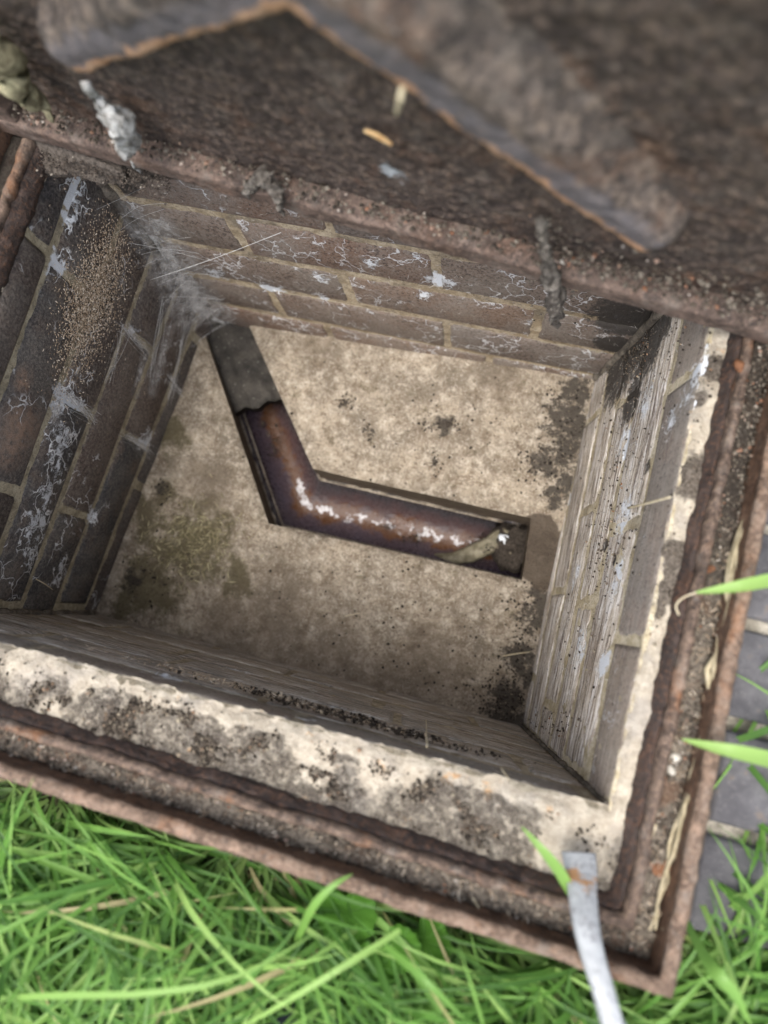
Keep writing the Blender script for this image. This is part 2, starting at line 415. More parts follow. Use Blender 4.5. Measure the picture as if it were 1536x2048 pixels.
Rs = [(onx((1250, 880), RX), .022), (onx((1290, 790), RX), .02), (onx((1245, 1020), RX), .022), (onx((1375, 755), RX), .03), (onx((1330, 830), RX), .018), (onx((1225, 1160), RX), .02), (onx((1160, 1290), RX), .02), (onx((1160, 1150), RX), .02),
      (onx((1415, 710), RX), .022), (onx((1110, 1120), RX), .02), (onx((1200, 1330), RX), .016), (onx((1080, 1430), RX), .014), (onx((1165, 920), RX), .014), (onx((1155, 1000), RX), .014)]
Rd = [(onx((1255, 720), RX), .11), (onx((1300, 670), RX), .10), (onx((1265, 800), RX), .05), (onx((1210, 1090), RX), .012), (onx((1285, 930), RX), .016), (onx((1225, 1120), RX), .01)]
Ns = [(ony((615, 1435), 0), .012), (ony((330, 1350), 0), .03), (ony((470, 1340), 0), .03)]
Nd = [(ony((1075, 1480), 0), .02)]
Ls = [(p, r * 1.5) for p, r in Ls]; Fs = [(p, r * 0.95) for p, r in Fs]; Rs = [(p, r * 1.75) for p, r in Rs]
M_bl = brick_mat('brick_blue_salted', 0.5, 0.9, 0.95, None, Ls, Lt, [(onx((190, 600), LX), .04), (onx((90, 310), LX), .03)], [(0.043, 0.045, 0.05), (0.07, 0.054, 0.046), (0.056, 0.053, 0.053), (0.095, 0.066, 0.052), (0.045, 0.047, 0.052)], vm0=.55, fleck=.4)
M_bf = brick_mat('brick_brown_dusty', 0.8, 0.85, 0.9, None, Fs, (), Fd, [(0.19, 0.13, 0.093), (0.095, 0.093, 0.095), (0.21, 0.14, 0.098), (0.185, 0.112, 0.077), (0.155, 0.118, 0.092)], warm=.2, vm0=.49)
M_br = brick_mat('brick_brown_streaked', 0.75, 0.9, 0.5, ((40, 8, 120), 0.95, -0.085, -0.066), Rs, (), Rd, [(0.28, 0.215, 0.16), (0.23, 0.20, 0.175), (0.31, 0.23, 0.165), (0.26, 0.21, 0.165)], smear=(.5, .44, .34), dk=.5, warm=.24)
M_bn = brick_mat('brick_grey_streaked', 0.85, 0.7, 0.4, ((12, 40, 100), 0.4, -0.06, -0.03), Ns, (), Nd, [(0.22, 0.19, 0.16), (0.2, 0.19, 0.175), (0.22, 0.175, 0.135)], smear=(.42, .38, .3), dk=.5, warm=.2)
M_ml = mortar_mat('mortar_olive', (0.30, 0.26, 0.18), (0.44, 0.39, 0.28), Ls, [(onx((190, 600), LX), .05), (onx((90, 310), LX), .03)])
M_mf = mortar_mat('mortar_tan', (0.34, 0.27, 0.175), (0.5, 0.42, 0.30), Fs, Fd, 0.6)
M_mr = mortar_mat('mortar_pale', (0.44, 0.37, 0.24), (0.6, 0.53, 0.39), Rs, Rd, 0.4)
M_mn = mortar_mat('mortar_dusty', (0.3, 0.255, 0.18), (0.44, 0.39, 0.3), Ns, Nd, 0.5)
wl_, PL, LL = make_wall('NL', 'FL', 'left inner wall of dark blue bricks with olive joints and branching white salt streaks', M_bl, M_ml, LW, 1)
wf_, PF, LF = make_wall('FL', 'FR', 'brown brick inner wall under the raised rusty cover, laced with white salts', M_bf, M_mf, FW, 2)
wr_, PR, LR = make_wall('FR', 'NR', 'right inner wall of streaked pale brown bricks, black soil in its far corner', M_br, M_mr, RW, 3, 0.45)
wn_, PN, LN = make_wall('NR', 'NL', 'near inner wall seen edge on below the cream mortar ledge by the grass', M_bn, M_mn, NW, 4, 0.6)

# mortar fillets in the four corners (each belongs to the wall on its left)
M_fil = mortar_mat('corner_mortar', (0.09, 0.077, 0.063), (0.2, 0.175, 0.14), (), (), 0.8)
for (wall_, P, L, r0) in ((wl_, PL, LL, .0045), (wf_, PF, LF, .007), (wr_, PR, LR, .006), (wn_, PN, LN, .0028)):
    mb = MB(); pts = []; nfil = 90
    for k in range(nfil + 1):
        z = -0.42 + (-0.004 + 0.42) * k / nfil
        pts.append(P(0.0, z, 0.0))
    # the start of each wall is its left end; sit the fillet in that corner
    mb.tube(pts, [r0 * (1 + 0.35 * nz(V(r0 * 900, k * .3, 0), 1.0)) for k in range(nfil + 1)], 10)
    mb.v = [tuple(Vector(p) + nv(Vector(p), 80) * 0.0016 + nv(Vector(p), 220) * .001) for p in mb.v]
    child(mb, 'corner_mortar', M_fil, wall_)

# ------------------------------------------------------------------ benching (chamber floor) with its channel
Lc = [atf((398, 715)), atf((458, 815)), atf((536, 1046)), atf((1045, 1160)), None]
Rc = [atf((530, 680)), atf((556, 782)), atf((625, 936)), atf((1062, 1035)), None]
def ext(a, b, x=None, y=None):
    d = b - a
    k = ((x - a.x) / d.x) if x is not None else ((y - a.y) / d.y)
    q = a + d * k; return q
L0 = ext(Lc[2], Lc[1], y=0.458); R0 = ext(Rc[2], Rc[1], y=0.465)
L0x = ext(Lc[2], Lc[1], x=-0.030)
L1, R1 = Lc[2], Rc[2]
L2, R2 = Lc[3], Rc[3]
L3, R3 = ext(L1, L2, x=0.582), ext(R1, R2, x=0.582)
def fz(x, y):
    p = V(x, y, 0)
    return zf(x, y) + 0.0032 * fn(p, 14, 3) + 0.0012 * fn(p, 90, 3)
def fpt(p): return V(p.x, p.y, fz(p.x, p.y))
def near_chan(p):
    # distance to the channel edges, to round their arrises
    def seg(a, b):
        ax, ay, bx, by = a.x, a.y, b.x, b.y
        dx, dy = bx - ax, by - ay; t_ = max(0, min(1, ((p.x - ax) * dx + (p.y - ay) * dy) / (dx * dx + dy * dy)))
        return math.hypot(p.x - ax - t_ * dx, p.y - ay - t_ * dy)
    return min(seg(L0, L1), seg(L1, L2), seg(R0, R1), seg(R1, R2))
mb = MB()
def patch(a, b, c_, d, nu, nv_):
    def f(u, v):
        p = lerp(lerp(a, b, u), lerp(d, c_, u), v)
        q = fpt(p); e = near_chan(p); q.z -= 0.005 * (1 - sm(0, 0.009 + 0.004 * nz(p, 60), e)); return q
    mb.grid(f, nu, nv_)
NLc, NRc, FRc = V(-0.032, -0.004, 0), V(0.582, -0.004, 0), V(0.582, 0.468, 0)
patch(R1, R3, FRc, R0, 110, 70)                      # bench inside the bend
patch(NLc, L1, L0x, V(-0.032, L0x.y - 0.001, 0), 60, 90)   # bench on the left
patch(NLc, NRc, L3, L1, 140, 60)                     # bench along the near wall
patch(L2, L3, R3, R2, 14, 24)                        # bridge over the outlet
def side(a, b, n_, depth=0.070, lean=0.002):
    def f(u, v):
        p = lerp(a, b, u); q = fpt(p); q.z -= 0.005
        w_ = 0.0022 * nz(V(p.x, p.y, v * 0.05), 45) * v
        return V(p.x + n_.x * (w_ - lean * v), p.y + n_.y * (w_ - lean * v), q.z - depth * v)
    mb.grid(f, 50, 8)
def nrm2(a, b): d = (b - a); return V(-d.y, d.x, 0).normalized()
side(L0, L1, nrm2(L0, L1)); side(L1, L3, nrm2(L1, L3)); side(R1, R0, nrm2(R1, R0)); side(R3, R1, nrm2(R3, R1))
# narrow shelves between the sides of the channel and the rim of the pipe
for (a_, b_, a2, b2) in ((L0, L1, R0, R1), (L1, L3, R1, R3)):
    for k0, k1 in ((-0.02, 0.105), (0.98, 1.02)):
        def fsh(u, v):
            p = lerp(lerp(a_, b_, u), lerp(a2, b2, u), lerp(k0, k1, v)); return V(p.x, p.y, -D - 0.0635 + 0.0015 * nz(p, 90) - .003 * (v if k0 < 0 else 1 - v))
        mb.grid(fsh, 60, 4)
# underside of the bridge
def fbr(u, v):
    p = lerp(lerp(L2, L3, u), lerp(R2, R3, u), v); return V(p.x, p.y, fz(p.x, p.y) - 0.02)
mb.grid(fbr, 4, 4)
def fbe(u, v):
    p = lerp(L2, R2, u); q = fpt(p); return V(p.x, p.y, q.z - 0.005 - 0.016 * v)
mb.grid(fbe, 20, 2)
t = NT('benching_concrete')
n = t.noise(16, 6, 0.65); g = t.noise(300, 4, 0.7); md = t.noise(70, 5, 0.7)
c = t.mix(t.ss(n, 0.3, 0.7), (0.20, 0.168, 0.128), (0.42, 0.352, 0.265))
c = t.mix(t.ss(md, 0.50, 0.66, 0, 0.6), c, (0.60, 0.525, 0.425))
c = t.mix(t.ss(md, 0.48, 0.36, 0, 0.7), c, (0.15, 0.11, 0.075))
c = t.mix(t.ss(g, 0.52, 0.64, 0, 0.5), c, (0.12, 0.093, 0.066)); c = t.mix(t.ss(g, 0.46, 0.36, 0, 0.45), c, (0.62, 0.55, 0.45)); c = t.mix(t.ss(t.noise(130, 5, .75), .51, .62, 0, .42), c, (.15, .116, .082))
gr = [(atf((390, 1090)), .10), (atf((300, 1180)), .08), (atf((340, 870)), .05), (atf((300, 1040)), .05), (atf((330, 990)), .03), (atf((470, 1160)), .04), (atf((250, 1200)), .05)]
gm = t.ss(t.m_('ADD', t.blobs(gr, 1.0, t.warp(0.06, 18)), t.mul(t.m_('SUBTRACT', t.noise(34, 8, 0.78), 0.5), 3.4)), 0.15, 0.8)
c = t.mix(t.mul(gm, 0.85), c, t.mix(md, (0.045, 0.038, 0.028), (0.15, 0.125, 0.058)))
br = [(atf((560, 1230)), .1), (atf((420, 960)), .06), (atf((760, 1380)), .1), (atf((1000, 760)), .06), (atf((640, 690)), .05), (atf((640, 1330)), .12), (atf((860, 1330)), .09), (atf((1000, 1400)), .07), (atf((450, 1270)), .08), (atf((640, 1290)), .06)]
bmk = t.ss(t.m_('ADD', t.blobs(br, 1.0, t.warp(0.06, 14)), t.mul(t.m_('SUBTRACT', t.noise(30, 8, 0.78), 0.5), 3.0)), 0.1, 0.8)
c = t.mix(t.mul(bmk, 0.5), c, t.mix(g, (0.09, 0.068, 0.047), (0.2, 0.155, 0.11)))
c = t.mix(t.ss(t.noise(55, 8, 0.8, t.warp(0.02, 40)), 0.54, 0.66, 0, 0.55), c, (0.12, 0.092, 0.064))
dk = [(atf((1090, 1200)), .04), (atf((1075, 1350)), .04), (atf((1140, 970)), .04), (atf((1150, 850)), .05), (atf((1130, 830)), .05), (atf((1085, 930)), .035), (atf((1150, 780)), .035), (atf((885, 850)), .02), (atf((688, 805)), .014), (atf((740, 865)), .009), (atf((1010, 1400)), .04), (atf((1060, 1230)), .03),
      (atf((870, 930)), .009), (atf((325, 980)), .02), (atf((1040, 1320)), .04), (atf((1075, 1090)), .045), (atf((1125, 900)), .04), (atf((265, 1160)), .03), (atf((1110, 1000)), .022), (atf((1010, 1440)), .05), (atf((900, 1000)), .008)]
dm = t.ss(t.m_('ADD', t.blobs([(p, r * 1.25) for p, r in dk], 1.0, t.warp(0.035, 38)), t.mul(t.m_('SUBTRACT', t.noise(100, 8, 0.8), 0.5), 3.0)), 0.45, 0.8)
c = t.mix(t.mul(dm, 0.9), c, t.mix(g, (0.02, 0.017, 0.014), (0.075, 0.064, 0.052)))
ob = t.ss(t.m_('ADD', t.blobs([(atf((1078, 1062)), .034), (atf((1072, 1125)), .036), (atf((1095, 1095)), .034), (atf((1085, 1160)), .02)], .7, t.warp(0.01, 60)), t.mul(t.m_('SUBTRACT', md, 0.5), 0.9)), .2, .45)
c = t.mix(t.mul(ob, .9), c, t.mix(g, (0.04, 0.03, 0.022), (0.11, 0.085, 0.062)))
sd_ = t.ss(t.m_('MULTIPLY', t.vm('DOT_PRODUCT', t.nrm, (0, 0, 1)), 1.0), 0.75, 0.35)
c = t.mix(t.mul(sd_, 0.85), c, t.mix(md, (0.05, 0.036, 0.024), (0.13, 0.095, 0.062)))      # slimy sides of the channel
t.bump(t.m_('ADD', t.m_('ADD', md, t.mul(g, 0.7)), t.mul(n, .8)), 0.9, 0.005)
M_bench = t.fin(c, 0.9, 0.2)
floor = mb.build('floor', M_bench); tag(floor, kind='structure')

# ------------------------------------------------------------------ half-round clay channel pipe
t = NT('salt_glazed_clay')
tt = t.attr('across'); n = t.noise(34, 5, 0.65); g = t.noise(160, 4, 0.7)
c = t.ramp(t.m_('ADD', tt, t.mul(t.m_('SUBTRACT', t.noise(38, 7, 0.72, t.warp(0.01, 60)), 0.5), 0.55)), [(0.0, (0.03, 0.022, 0.024)), (0.16, (0.075, 0.060, 0.082)), (0.38, (0.075, 0.05, 0.055)), (0.43, (0.105, 0.045, 0.018)), (0.60, (0.088, 0.038, 0.018)), (0.65, (0.07, 0.04, 0.038)), (0.87, (0.045, 0.042, 0.046)), (1.0, (0.022, 0.019, 0.019))])
c = t.mix(t.ss(g, 0.6, 0.72, 0, 0.85), c, (0.022, 0.017, 0.013))
scale_glint = t.mul(t.ss(t.m_('ABSOLUTE', t.m_('SUBTRACT', tt, t.m_('ADD', 0.27, t.mul(t.noise(60, 5, 0.8), 0.5)))), 0.035, 0.02), t.ss(t.noise(62, 3, 0.7), 0.485, 0.51))  # white limescale, with jagged sky reflections painted into the glaze colour
scale_glint = t.mul(scale_glint, t.ss(t.attr('along'), 0.35, 0.45))
c = t.mix(scale_glint, c, (0.62, 0.6, 0.6))
t.bump(t.m_('ADD', n, t.mul(g, 0.7)), 0.6, 0.004)
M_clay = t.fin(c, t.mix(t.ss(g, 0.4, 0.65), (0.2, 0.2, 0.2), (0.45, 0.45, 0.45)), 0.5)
mb = MB()
rimz = -D - 0.064
secs = []
for k in range(31): secs.append((lerp(L0, L1, k / 30), lerp(R0, R1, k / 30), 0.5 * k / 30))
for k in range(1, 41): secs.append((lerp(L1, L3, k / 40), lerp(R1, R3, k / 40), 0.5 + 0.5 * k / 40))
NS = 20; PIN = (0.10, 0.985)
def pipe_sec(l, r, off):
    out = []
    l, r = lerp(l, r, PIN[0]), lerp(l, r, PIN[1])
    ctr = (l + r) / 2; hw = (r - l) / 2
    for i in range(NS + 1):
        th = math.pi * i / NS
        k = 1 + off / 0.043
        out.append(V(ctr.x - hw.x * math.cos(th) * k, ctr.y - hw.y * math.cos(th) * k, rimz - 0.042 * math.sin(th) * k))
    return out
b0 = len(mb.v)
for (l, r, al) in secs:
    for i, p in enumerate(pipe_sec(l, r, 0.002)):
        x = mb.add(p + nv(p, 30) * 0.0008); mb.att('across', x, i / NS); mb.att('along', x, al)
    for i, p in enumerate(reversed(pipe_sec(l, r, 0.014))):
        x = mb.add(p); mb.att('across', x, 0.0); mb.att('along', x, al)
W = 2 * (NS + 1)
for k in range(len(secs) - 1):
    for i in range(W):
        j = (i + 1) % W
        mb.f.append((b0 + k * W + i, b0 + (k + 1) * W + i, b0 + (k + 1) * W + j, b0 + k * W + j))
mb.f.append(tuple(b0 + i for i in range(W))); mb.f.append(tuple(b0 + (len(secs) - 1) * W + i for i in reversed(range(W))))
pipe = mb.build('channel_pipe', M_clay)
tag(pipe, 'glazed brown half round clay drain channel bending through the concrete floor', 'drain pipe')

# dark slab bridging the inlet end
M_slate = None
t = NT('dirty_slate'); n = t.noise(40, 5, 0.7); g = t.noise(260, 4, 0.7)
c = t.mix(t.ss(n, 0.3, 0.7), (0.026, 0.024, 0.021), (0.07, 0.062, 0.052)); c = t.mix(t.ss(t.voro(110), 0.2, 0.06, 0, 0.5), c, (0.24, 0.23, 0.2)); c = t.mix(t.ss(g, 0.55, 0.75, 0, .6), c, (0.13, 0.115, 0.095))
t.bump(t.m_('ADD', n, g), 0.6, 0.003); M_slate = t.fin(c, 0.85, 0.25)
mb = MB()
sa, sb_ = lerp(L0, L1, 0.38), lerp(R0, R1, 0.33)
sa, sb_ = atf((462, 812)), atf((553, 782))
def fsl(u, v):
    u_ = u * 1.1 - 0.05
    p = lerp(lerp(L0, R0, u_), lerp(sa, sb_, u_), v)
    q = V(p.x, p.y, 0); e = (1 - abs(2 * u - 1))
    return V(p.x, p.y + (0.009 * nz(V(u * 3.2, 0, 0), 1.0) + .003 * nz(V(u * 14, 3, 0), 1.0)) * v, zf(p.x, p.y) - 0.010 - 0.020 * v - 0.004 * math.cos(math.pi * (2 * u - 1)) * -1 + 0.005 * fn(q, 45, 4))
b0 = mb.grid(fsl, 24, 30)
b1 = mb.grid(lambda u, v: fsl(u, v) - V(0, 0, 0.014), 24, 30)
for i in range(24): mb.f.append((b0 + 30 * 25 + i, b1 + 30 * 25 + i, b1 + 30 * 25 + i + 1, b0 + 30 * 25 + i + 1))
for j in range(30):
    mb.f.append((b0 + j * 25, b1 + j * 25, b1 + (j + 1) * 25, b0 + (j + 1) * 25)); mb.f.append((b0 + j * 25 + 24, b0 + (j + 1) * 25 + 24, b1 + (j + 1) * 25 + 24, b1 + j * 25 + 24))
tag(mb.build('slate_slab', M_slate), 'dark grey dusty slab covering the inlet end of the brown drain channel', 'slab')

def lump(name, ctr, rx, ry, rz, mat, amp=0.25, sc=60, n=18, rot=0.0, build=True, mb=None):
    mb = mb or MB()
    cr, sr = math.cos(rot), math.sin(rot)
    def f(u, v):
        a = 2 * math.pi * u; b = math.pi * (v - .5)
        d = V(math.cos(b) * math.cos(a), math.cos(b) * math.sin(a), math.sin(b))
        k = 1 + amp * fn(d * 0.03 + ctr, sc, 4)
        x, y = d.x * rx * k, d.y * ry * k
        return V(ctr.x + x * cr - y * sr, ctr.y + x * sr + y * cr, ctr.z + d.z * rz * k)
    mb.grid(f, n, n // 2 + 2, True)
    return mb.build(name, mat) if build else mb
M_soil = plain_mat('black_soil', (0.018, 0.015, 0.012), (0.075, 0.06, 0.047), 350, 0.95, 0.15, 0.8)
M_straw = plain_mat('dry_straw', (0.42, 0.35, 0.22), (0.6, 0.53, 0.38), 200, 0.8, 0.2, 0.2)
M_rag = plain_mat('slimy_root', (0.10, 0.085, 0.05), (0.26, 0.23, 0.16), 120, 0.6, 0.4, 0.6)
o = lump('sludge_heap', atf((1025, 1090), -0.075), 0.030, 0.032, 0.026, M_soil, 0.5, 70, 28)
tag(o, 'lump of black sludge blocking the right hand end of the brown drain channel', 'sludge')
mb = MB(); pts = []
for k, (px, py, dz) in enumerate([(870, 1112, -.103), (905, 1118, -.097), (940, 1110, -.086), (975, 1092, -.07), (1000, 1072, -.06), (1012, 1058, -.052)]): pts.append(atf((px, py), dz))
mb.tube(pts, [.004, .009, .012, .012, .010, .004], 10, flat=0.6)
mb.v = [tuple(Vector(p) + nv(Vector(p), 90) * 0.003) for p in mb.v]
tag(mb.build('root_strand', M_rag), 'pale slimy root lying across the drain channel by the black sludge', 'root')
M_white = plain_mat('white_scum', (0.55, 0.58, 0.6), (0.75, 0.78, 0.8), 200, 0.7, 0.3, 0.5)
o = lump('foam_blob', atf((1008, 1077), -0.047), 0.008, 0.006, 0.004, M_white, 0.6, 130, 14)
tag(o, 'small white blob of scum at the end of the slimy root', 'scum')

# ------------------------------------------------------------------ mortar bed (ledge round the wall tops, and the haunch outside)
OX0, OX1, OY0, OY1 = -0.076, 0.627, -0.116, 0.492
ti = [T_['NL'], T_['NR'], T_['FR'], T_['FL']]
to = [rotf(q) for q in (V(OX0, OY0, 0), V(OX1, OY0, 0), V(OX1, OY1, 0), V(OX0, OY1, 0))]
mb = MB()
for k in range(4):
    a, b, c_, d = ti[k], ti[(k + 1) % 4], to[(k + 1) % 4], to[k]
    def f(u, v):
        p = lerp(lerp(a, b, u), lerp(d, c_, u), v)
        edge = 1 - sm(0, 0.10, v)
        z = 0.002 + 0.0035 * fn(p, 30, 4) + 0.0012 * fn(p, 130, 3) - 0.004 * edge
        jit = 0.0015 * nz(p, 70) + 0.001 * nz(p, 220)
        inn = (V(0.28, 0.22, 0) - p).normalized()
        q = V(p.x, p.y, z) + inn * jit * edge * 1.6
        if v > 0.84:
            kk = sm(0.84, 1.0, v); q.z -= 0.030 * kk; q += (-inn) * 0.007 * (nz(p, 35)) * kk
        return q
    mb.grid(f, 190, 40)
    def f2(u, v):
        q = f(u, 0.0); q2 = lerp(a, b, u); inn = (V(0.28, 0.22, 0) - q2)
        return V(q.x, q.y, q.z - 0.010 * v) if v < .5 else V(q2.x - inn.x * 0.01, q2.y - inn.y * 0.01, q.z - 0.012)
    mb.grid(f2, 190, 1)
t = NT('cream_mortar_ledge')
n = t.noise(22, 6, 0.7); g = t.noise(420, 3, 0.7); md = t.noise(95, 6, 0.72)
c = t.mix(t.ss(md, 0.35, 0.7), (0.33, 0.285, 0.22), (0.50, 0.445, 0.355))
c = t.mix(t.ss(t.noise(45, 4, 0.7), 0.6, 0.7, 0, 0.9), c, (0.48, 0.27, 0.11))
c = t.mix(t.ss(n, 0.46, 0.68, 0, 0.6), c, (0.31, 0.285, 0.255)); c = t.mix(t.ss(t.noise(140, 6, .78), .52, .7, 0, .55), c, (.2, .17, .135))
nearm = t.ss(t.vm('DOT_PRODUCT', t.pos, (0, -1, 0)), 0.0, 0.012)
cl = [(at((1160, 1650), 0), .05), (at((1120, 1690), 0), .03), (at((760, 1540), 0), .03), (at((820, 1540), 0), .02), (at((620, 1490), 0), .025), (at((640, 1540), 0), .02), (at((60, 1310), 0), .04), (at((180, 1340), 0), .03), (at((320, 1390), 0), .022), (at((460, 1430), 0), .016),
      (at((1270, 1450), 0), .03), (at((1240, 1560), 0), .03), (at((1300, 1340), 0), .03), (at((1385, 880), 0), .03), (at((100, 1420), 0), .018)]
clm = t.blobs(cl, 1.0)
dirtm = t.m_('ADD', t.m_('ADD', t.mul(nearm, 0.30), t.mul(t.m_('SUBTRACT', t.noise(46, 8, 0.8, t.warp(0.02, 50)), 0.5), 3.4)), t.mul(clm, -1.3))
dirtm = t.m_('ADD', dirtm, t.mul(t.ss(t.vm('DOT_PRODUCT', t.pos, (0, -1, 0)), 0.018, 0.008), -0.9))
dirtm = t.mul(t.ss(t.m_('ADD', dirtm, 0.45), 0.1, 0.7), t.ss(t.noise(170, 7, .8), .40, .56, .12, 1.0))
dl = [(at((1400, 960), 0), .036), (at((1350, 1110), 0), .022), (at((1335, 1170), 0), .028), (at((1395, 800), 0), .012), (at((1310, 1220), 0), .015), (at((1430, 740), 0), .02)]
dirtm = t.mx(dirtm, t.ss(t.m_('ADD', t.blobs(dl, 1.0), t.mul(t.m_('SUBTRACT', t.noise(70, 5, 0.7), 0.5), 1.2)), 0.3, 0.6))
c = t.mix(t.mul(dirtm, 0.93), c, t.mix(t.ss(g, 0.35, 0.7), (0.04, 0.032, 0.026), (0.16, 0.135, 0.11)))
t.bump(t.m_('ADD', t.m_('ADD', md, t.mul(g, 0.5)), dirtm), 0.7, 0.004)
M_ledge = t.fin(c, 0.93, 0.15)
tag(mb.build('mortar_bed', M_ledge), 'cream mortar ledge round the brick chamber, blotched with dark soil', 'mortar ledge')

# ------------------------------------------------------------------ rusty iron frame: profile swept round a rectangle, mitred corners
def rotb(p):
    d = p - FPIV; return V(FPIV.x + d.x * math.cos(FA) - d.y * math.sin(FA), FPIV.y + d.x * math.sin(FA) + d.y * math.cos(FA), p.z)
def sweep(prof, x0, x1, y0, y1, mb, step=0.005, amp=0.0012, closed=True, attf=None):
    # prof: list of (distance outwards from the rectangle, z)
    corners = [(x0, y0, -1, -1), (x1, y0, 1, -1), (x1, y1, 1, 1), (x0, y1, -1, 1)]
    loop = []
    for k in range(4):
        a, b = corners[k], corners[(k + 1) % 4]
        L = math.hypot(b[0] - a[0], b[1] - a[1]); n = int(L / step)
        for i in range(n):
            u = i / n; loop.append((lerp(a[0], b[0], u), lerp(a[1], b[1], u), a, b, u))
    b0 = len(mb.v); W = len(prof)
    for (x, y, a, b, u) in loop:
        for j, (d, z) in enumerate(prof):
            ax, ay = a[0] + a[2] * d, a[1] + a[3] * d; bx, by = b[0] + b[2] * d, b[1] + b[3] * d
            p = V(lerp(ax, bx, u), lerp(ay, by, u), z)
            p = rotf(p)
            p = p + nv(p, 28) * amp * .55 + nv(p, 110) * amp * 0.7 + nv(p, 260) * amp * 0.55
            mb.add(p)
    n = len(loop)
    for i in range(n):
        i2 = (i + 1) % n
        for j in range(W if closed else W - 1):
            j2 = (j + 1) % W
            mb.f.append((b0 + i * W + j, b0 + i * W + j2, b0 + i2 * W + j2, b0 + i2 * W + j))
def subdiv(pr, step):
    out = []
    for k in range(len(pr)):
        a, b = pr[k], pr[(k + 1) % len(pr)]
        n = max(1, int(math.hypot(b[0] - a[0], b[1] - a[1]) / step))
        for i in range(n): out.append((lerp(a[0], b[0], i / n), lerp(a[1], b[1], i / n)))
    return out
frame = empty('iron_frame', (0.28, 0.19, 0.0), 'rusty iron frame of the inspection chamber, bedded in mortar beside the grass', 'frame')
RX0, RX1, RY0, RY1 = -0.025, 0.5865, -0.0610, 0.432            # inside of the inner upstand
M_rib = rust_mat('rust_purple', (0.06, 0.04, 0.030), (0.145, 0.102, 0.076), (0.21, 0.15, 0.108), 0.45, sc=1.0, dusty=0.6)
M_rim = rust_mat('rust_pink', (0.105, 0.066, 0.043), (0.20, 0.135, 0.095), (0.26, 0.19, 0.14), 0.35, sc=1.4, dusty=0.5)
M_wallr = rust_mat('rust_brown', (0.07, 0.036, 0.02), (0.14, 0.082, 0.052), (0.17, 0.1, 0.06), 0.2, sc=1.3, dusty=0.15)
M_foot = rust_mat('rust_dark', (0.03, 0.021, 0.018), (0.055, 0.037, 0.03), (0.11, 0.06, 0.038), 0.12, sc=1.2, dusty=0.1)
mb = MB(); sweep(subdiv([(-0.005, -0.004), (-0.004, 0.004), (0.001, 0.013), (0.003, 0.013), (0.003, -0.004)], 0.003), RX0, RX1, RY0, RY1, mb, amp=0.0026)
child(mb, 'upstand_foot', M_foot, frame)
mb = MB(); sweep(subdiv([(0.0034, -0.004), (0.0025, 0.018), (0.005, 0.0225), (0.0095, 0.0215), (0.0115, 0.012), (0.0115, -0.004)], 0.003), RX0, RX1, RY0, RY1, mb, amp=0.0022)
child(mb, 'inner_upstand', M_rib, frame)
mb = MB(); sweep(subdiv([(0.012, 0.0), (0.012, 0.008), (0.026, 0.007), (0.026, 0.0)], 0.004), RX0, RX1, RY0, RY1, mb, amp=0.001)
child(mb, 'cover_seat', M_wallr, frame)
mb = MB(); sweep(subdiv([(0.0262, -0.004), (0.0255, 0.0355), (0.0325, 0.0355), (0.0325, -0.004)], 0.004), RX0, RX1, RY0, RY1, mb, amp=0.0008)
child(mb, 'outer_wall', M_wallr, frame)
mb = MB(); sweep(subdiv([(0.0248, 0.036), (0.0245, 0.040), (0.027, 0.0425), (0.032, 0.0425), (0.0345, 0.040), (0.034, 0.036)], 0.003), RX0, RX1, RY0, RY1, mb, amp=0.0015)
child(mb, 'outer_rim', M_rim, frame)
# soil packed in the seat
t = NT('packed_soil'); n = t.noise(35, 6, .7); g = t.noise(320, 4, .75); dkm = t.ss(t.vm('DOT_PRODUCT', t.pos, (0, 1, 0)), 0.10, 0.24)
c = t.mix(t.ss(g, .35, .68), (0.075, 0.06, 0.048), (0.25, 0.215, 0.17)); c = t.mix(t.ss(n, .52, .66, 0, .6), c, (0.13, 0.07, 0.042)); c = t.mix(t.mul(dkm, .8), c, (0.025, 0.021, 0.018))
t.bump(t.m_('ADD', n, g), .9, .004); M_packed = t.fin(c, .95, .1)
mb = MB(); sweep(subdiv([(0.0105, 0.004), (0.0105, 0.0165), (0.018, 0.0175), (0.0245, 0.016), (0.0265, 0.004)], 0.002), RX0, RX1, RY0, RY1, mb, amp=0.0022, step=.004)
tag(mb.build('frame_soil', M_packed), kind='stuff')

# ------------------------------------------------------------------ the raised cover: underside with its crossed ribs, standing in the far side of the frame
ca, cb = V(-0.017, 0.413, 0.02), V(0.617, 0.362, 0.02)
CB = (ca + cb) / 2; ce = (cb - ca).normalized(); nh = V(-ce.y, ce.x, 0)
TILT = rad(-10)
cw = (V(0, 0, 1) * math.cos(TILT) + nh * math.sin(TILT)).normalized(); cn = ce.cross(cw).normalized()   # cn points to the camera side
LIP = 0.016
CB = CB - cn * LIP
def cp(u, v, h): return CB + ce * u + cw * v + cn * h
def cuv(px, h):
    q = onp(px, CB + cn * h, cn) - CB; return q.dot(ce), q.dot(cw)
CHW, CH = 0.335, 0.50
stn = [([(cp(*cuv((675, 10), .03), .03), .016), (cp(*cuv((770, 80), .03), .03), .014), (cp(*cuv((725, 45), .03), .03), .014)], (0.3, 0.34, 0.35)),
       ([(cp(*cuv((790, 345), 0), 0), .02)], (0.3, 0.32, 0.33))]
M_pan = rust_mat('rust_pan', (0.046, 0.034, 0.029), (0.076, 0.056, 0.046), (0.15, 0.107, 0.077), 0.14, sc=1.2, dusty=0.25, stains=stn, gsc=150, mot=.35)
M_crib = rust_mat('rust_rib', (0.054, 0.043, 0.037), (0.09, 0.073, 0.062), (0.16, 0.123, 0.096), 0.16, edge=True, sc=0.8, dusty=0.25, stains=stn, gsc=130, mot=.75)
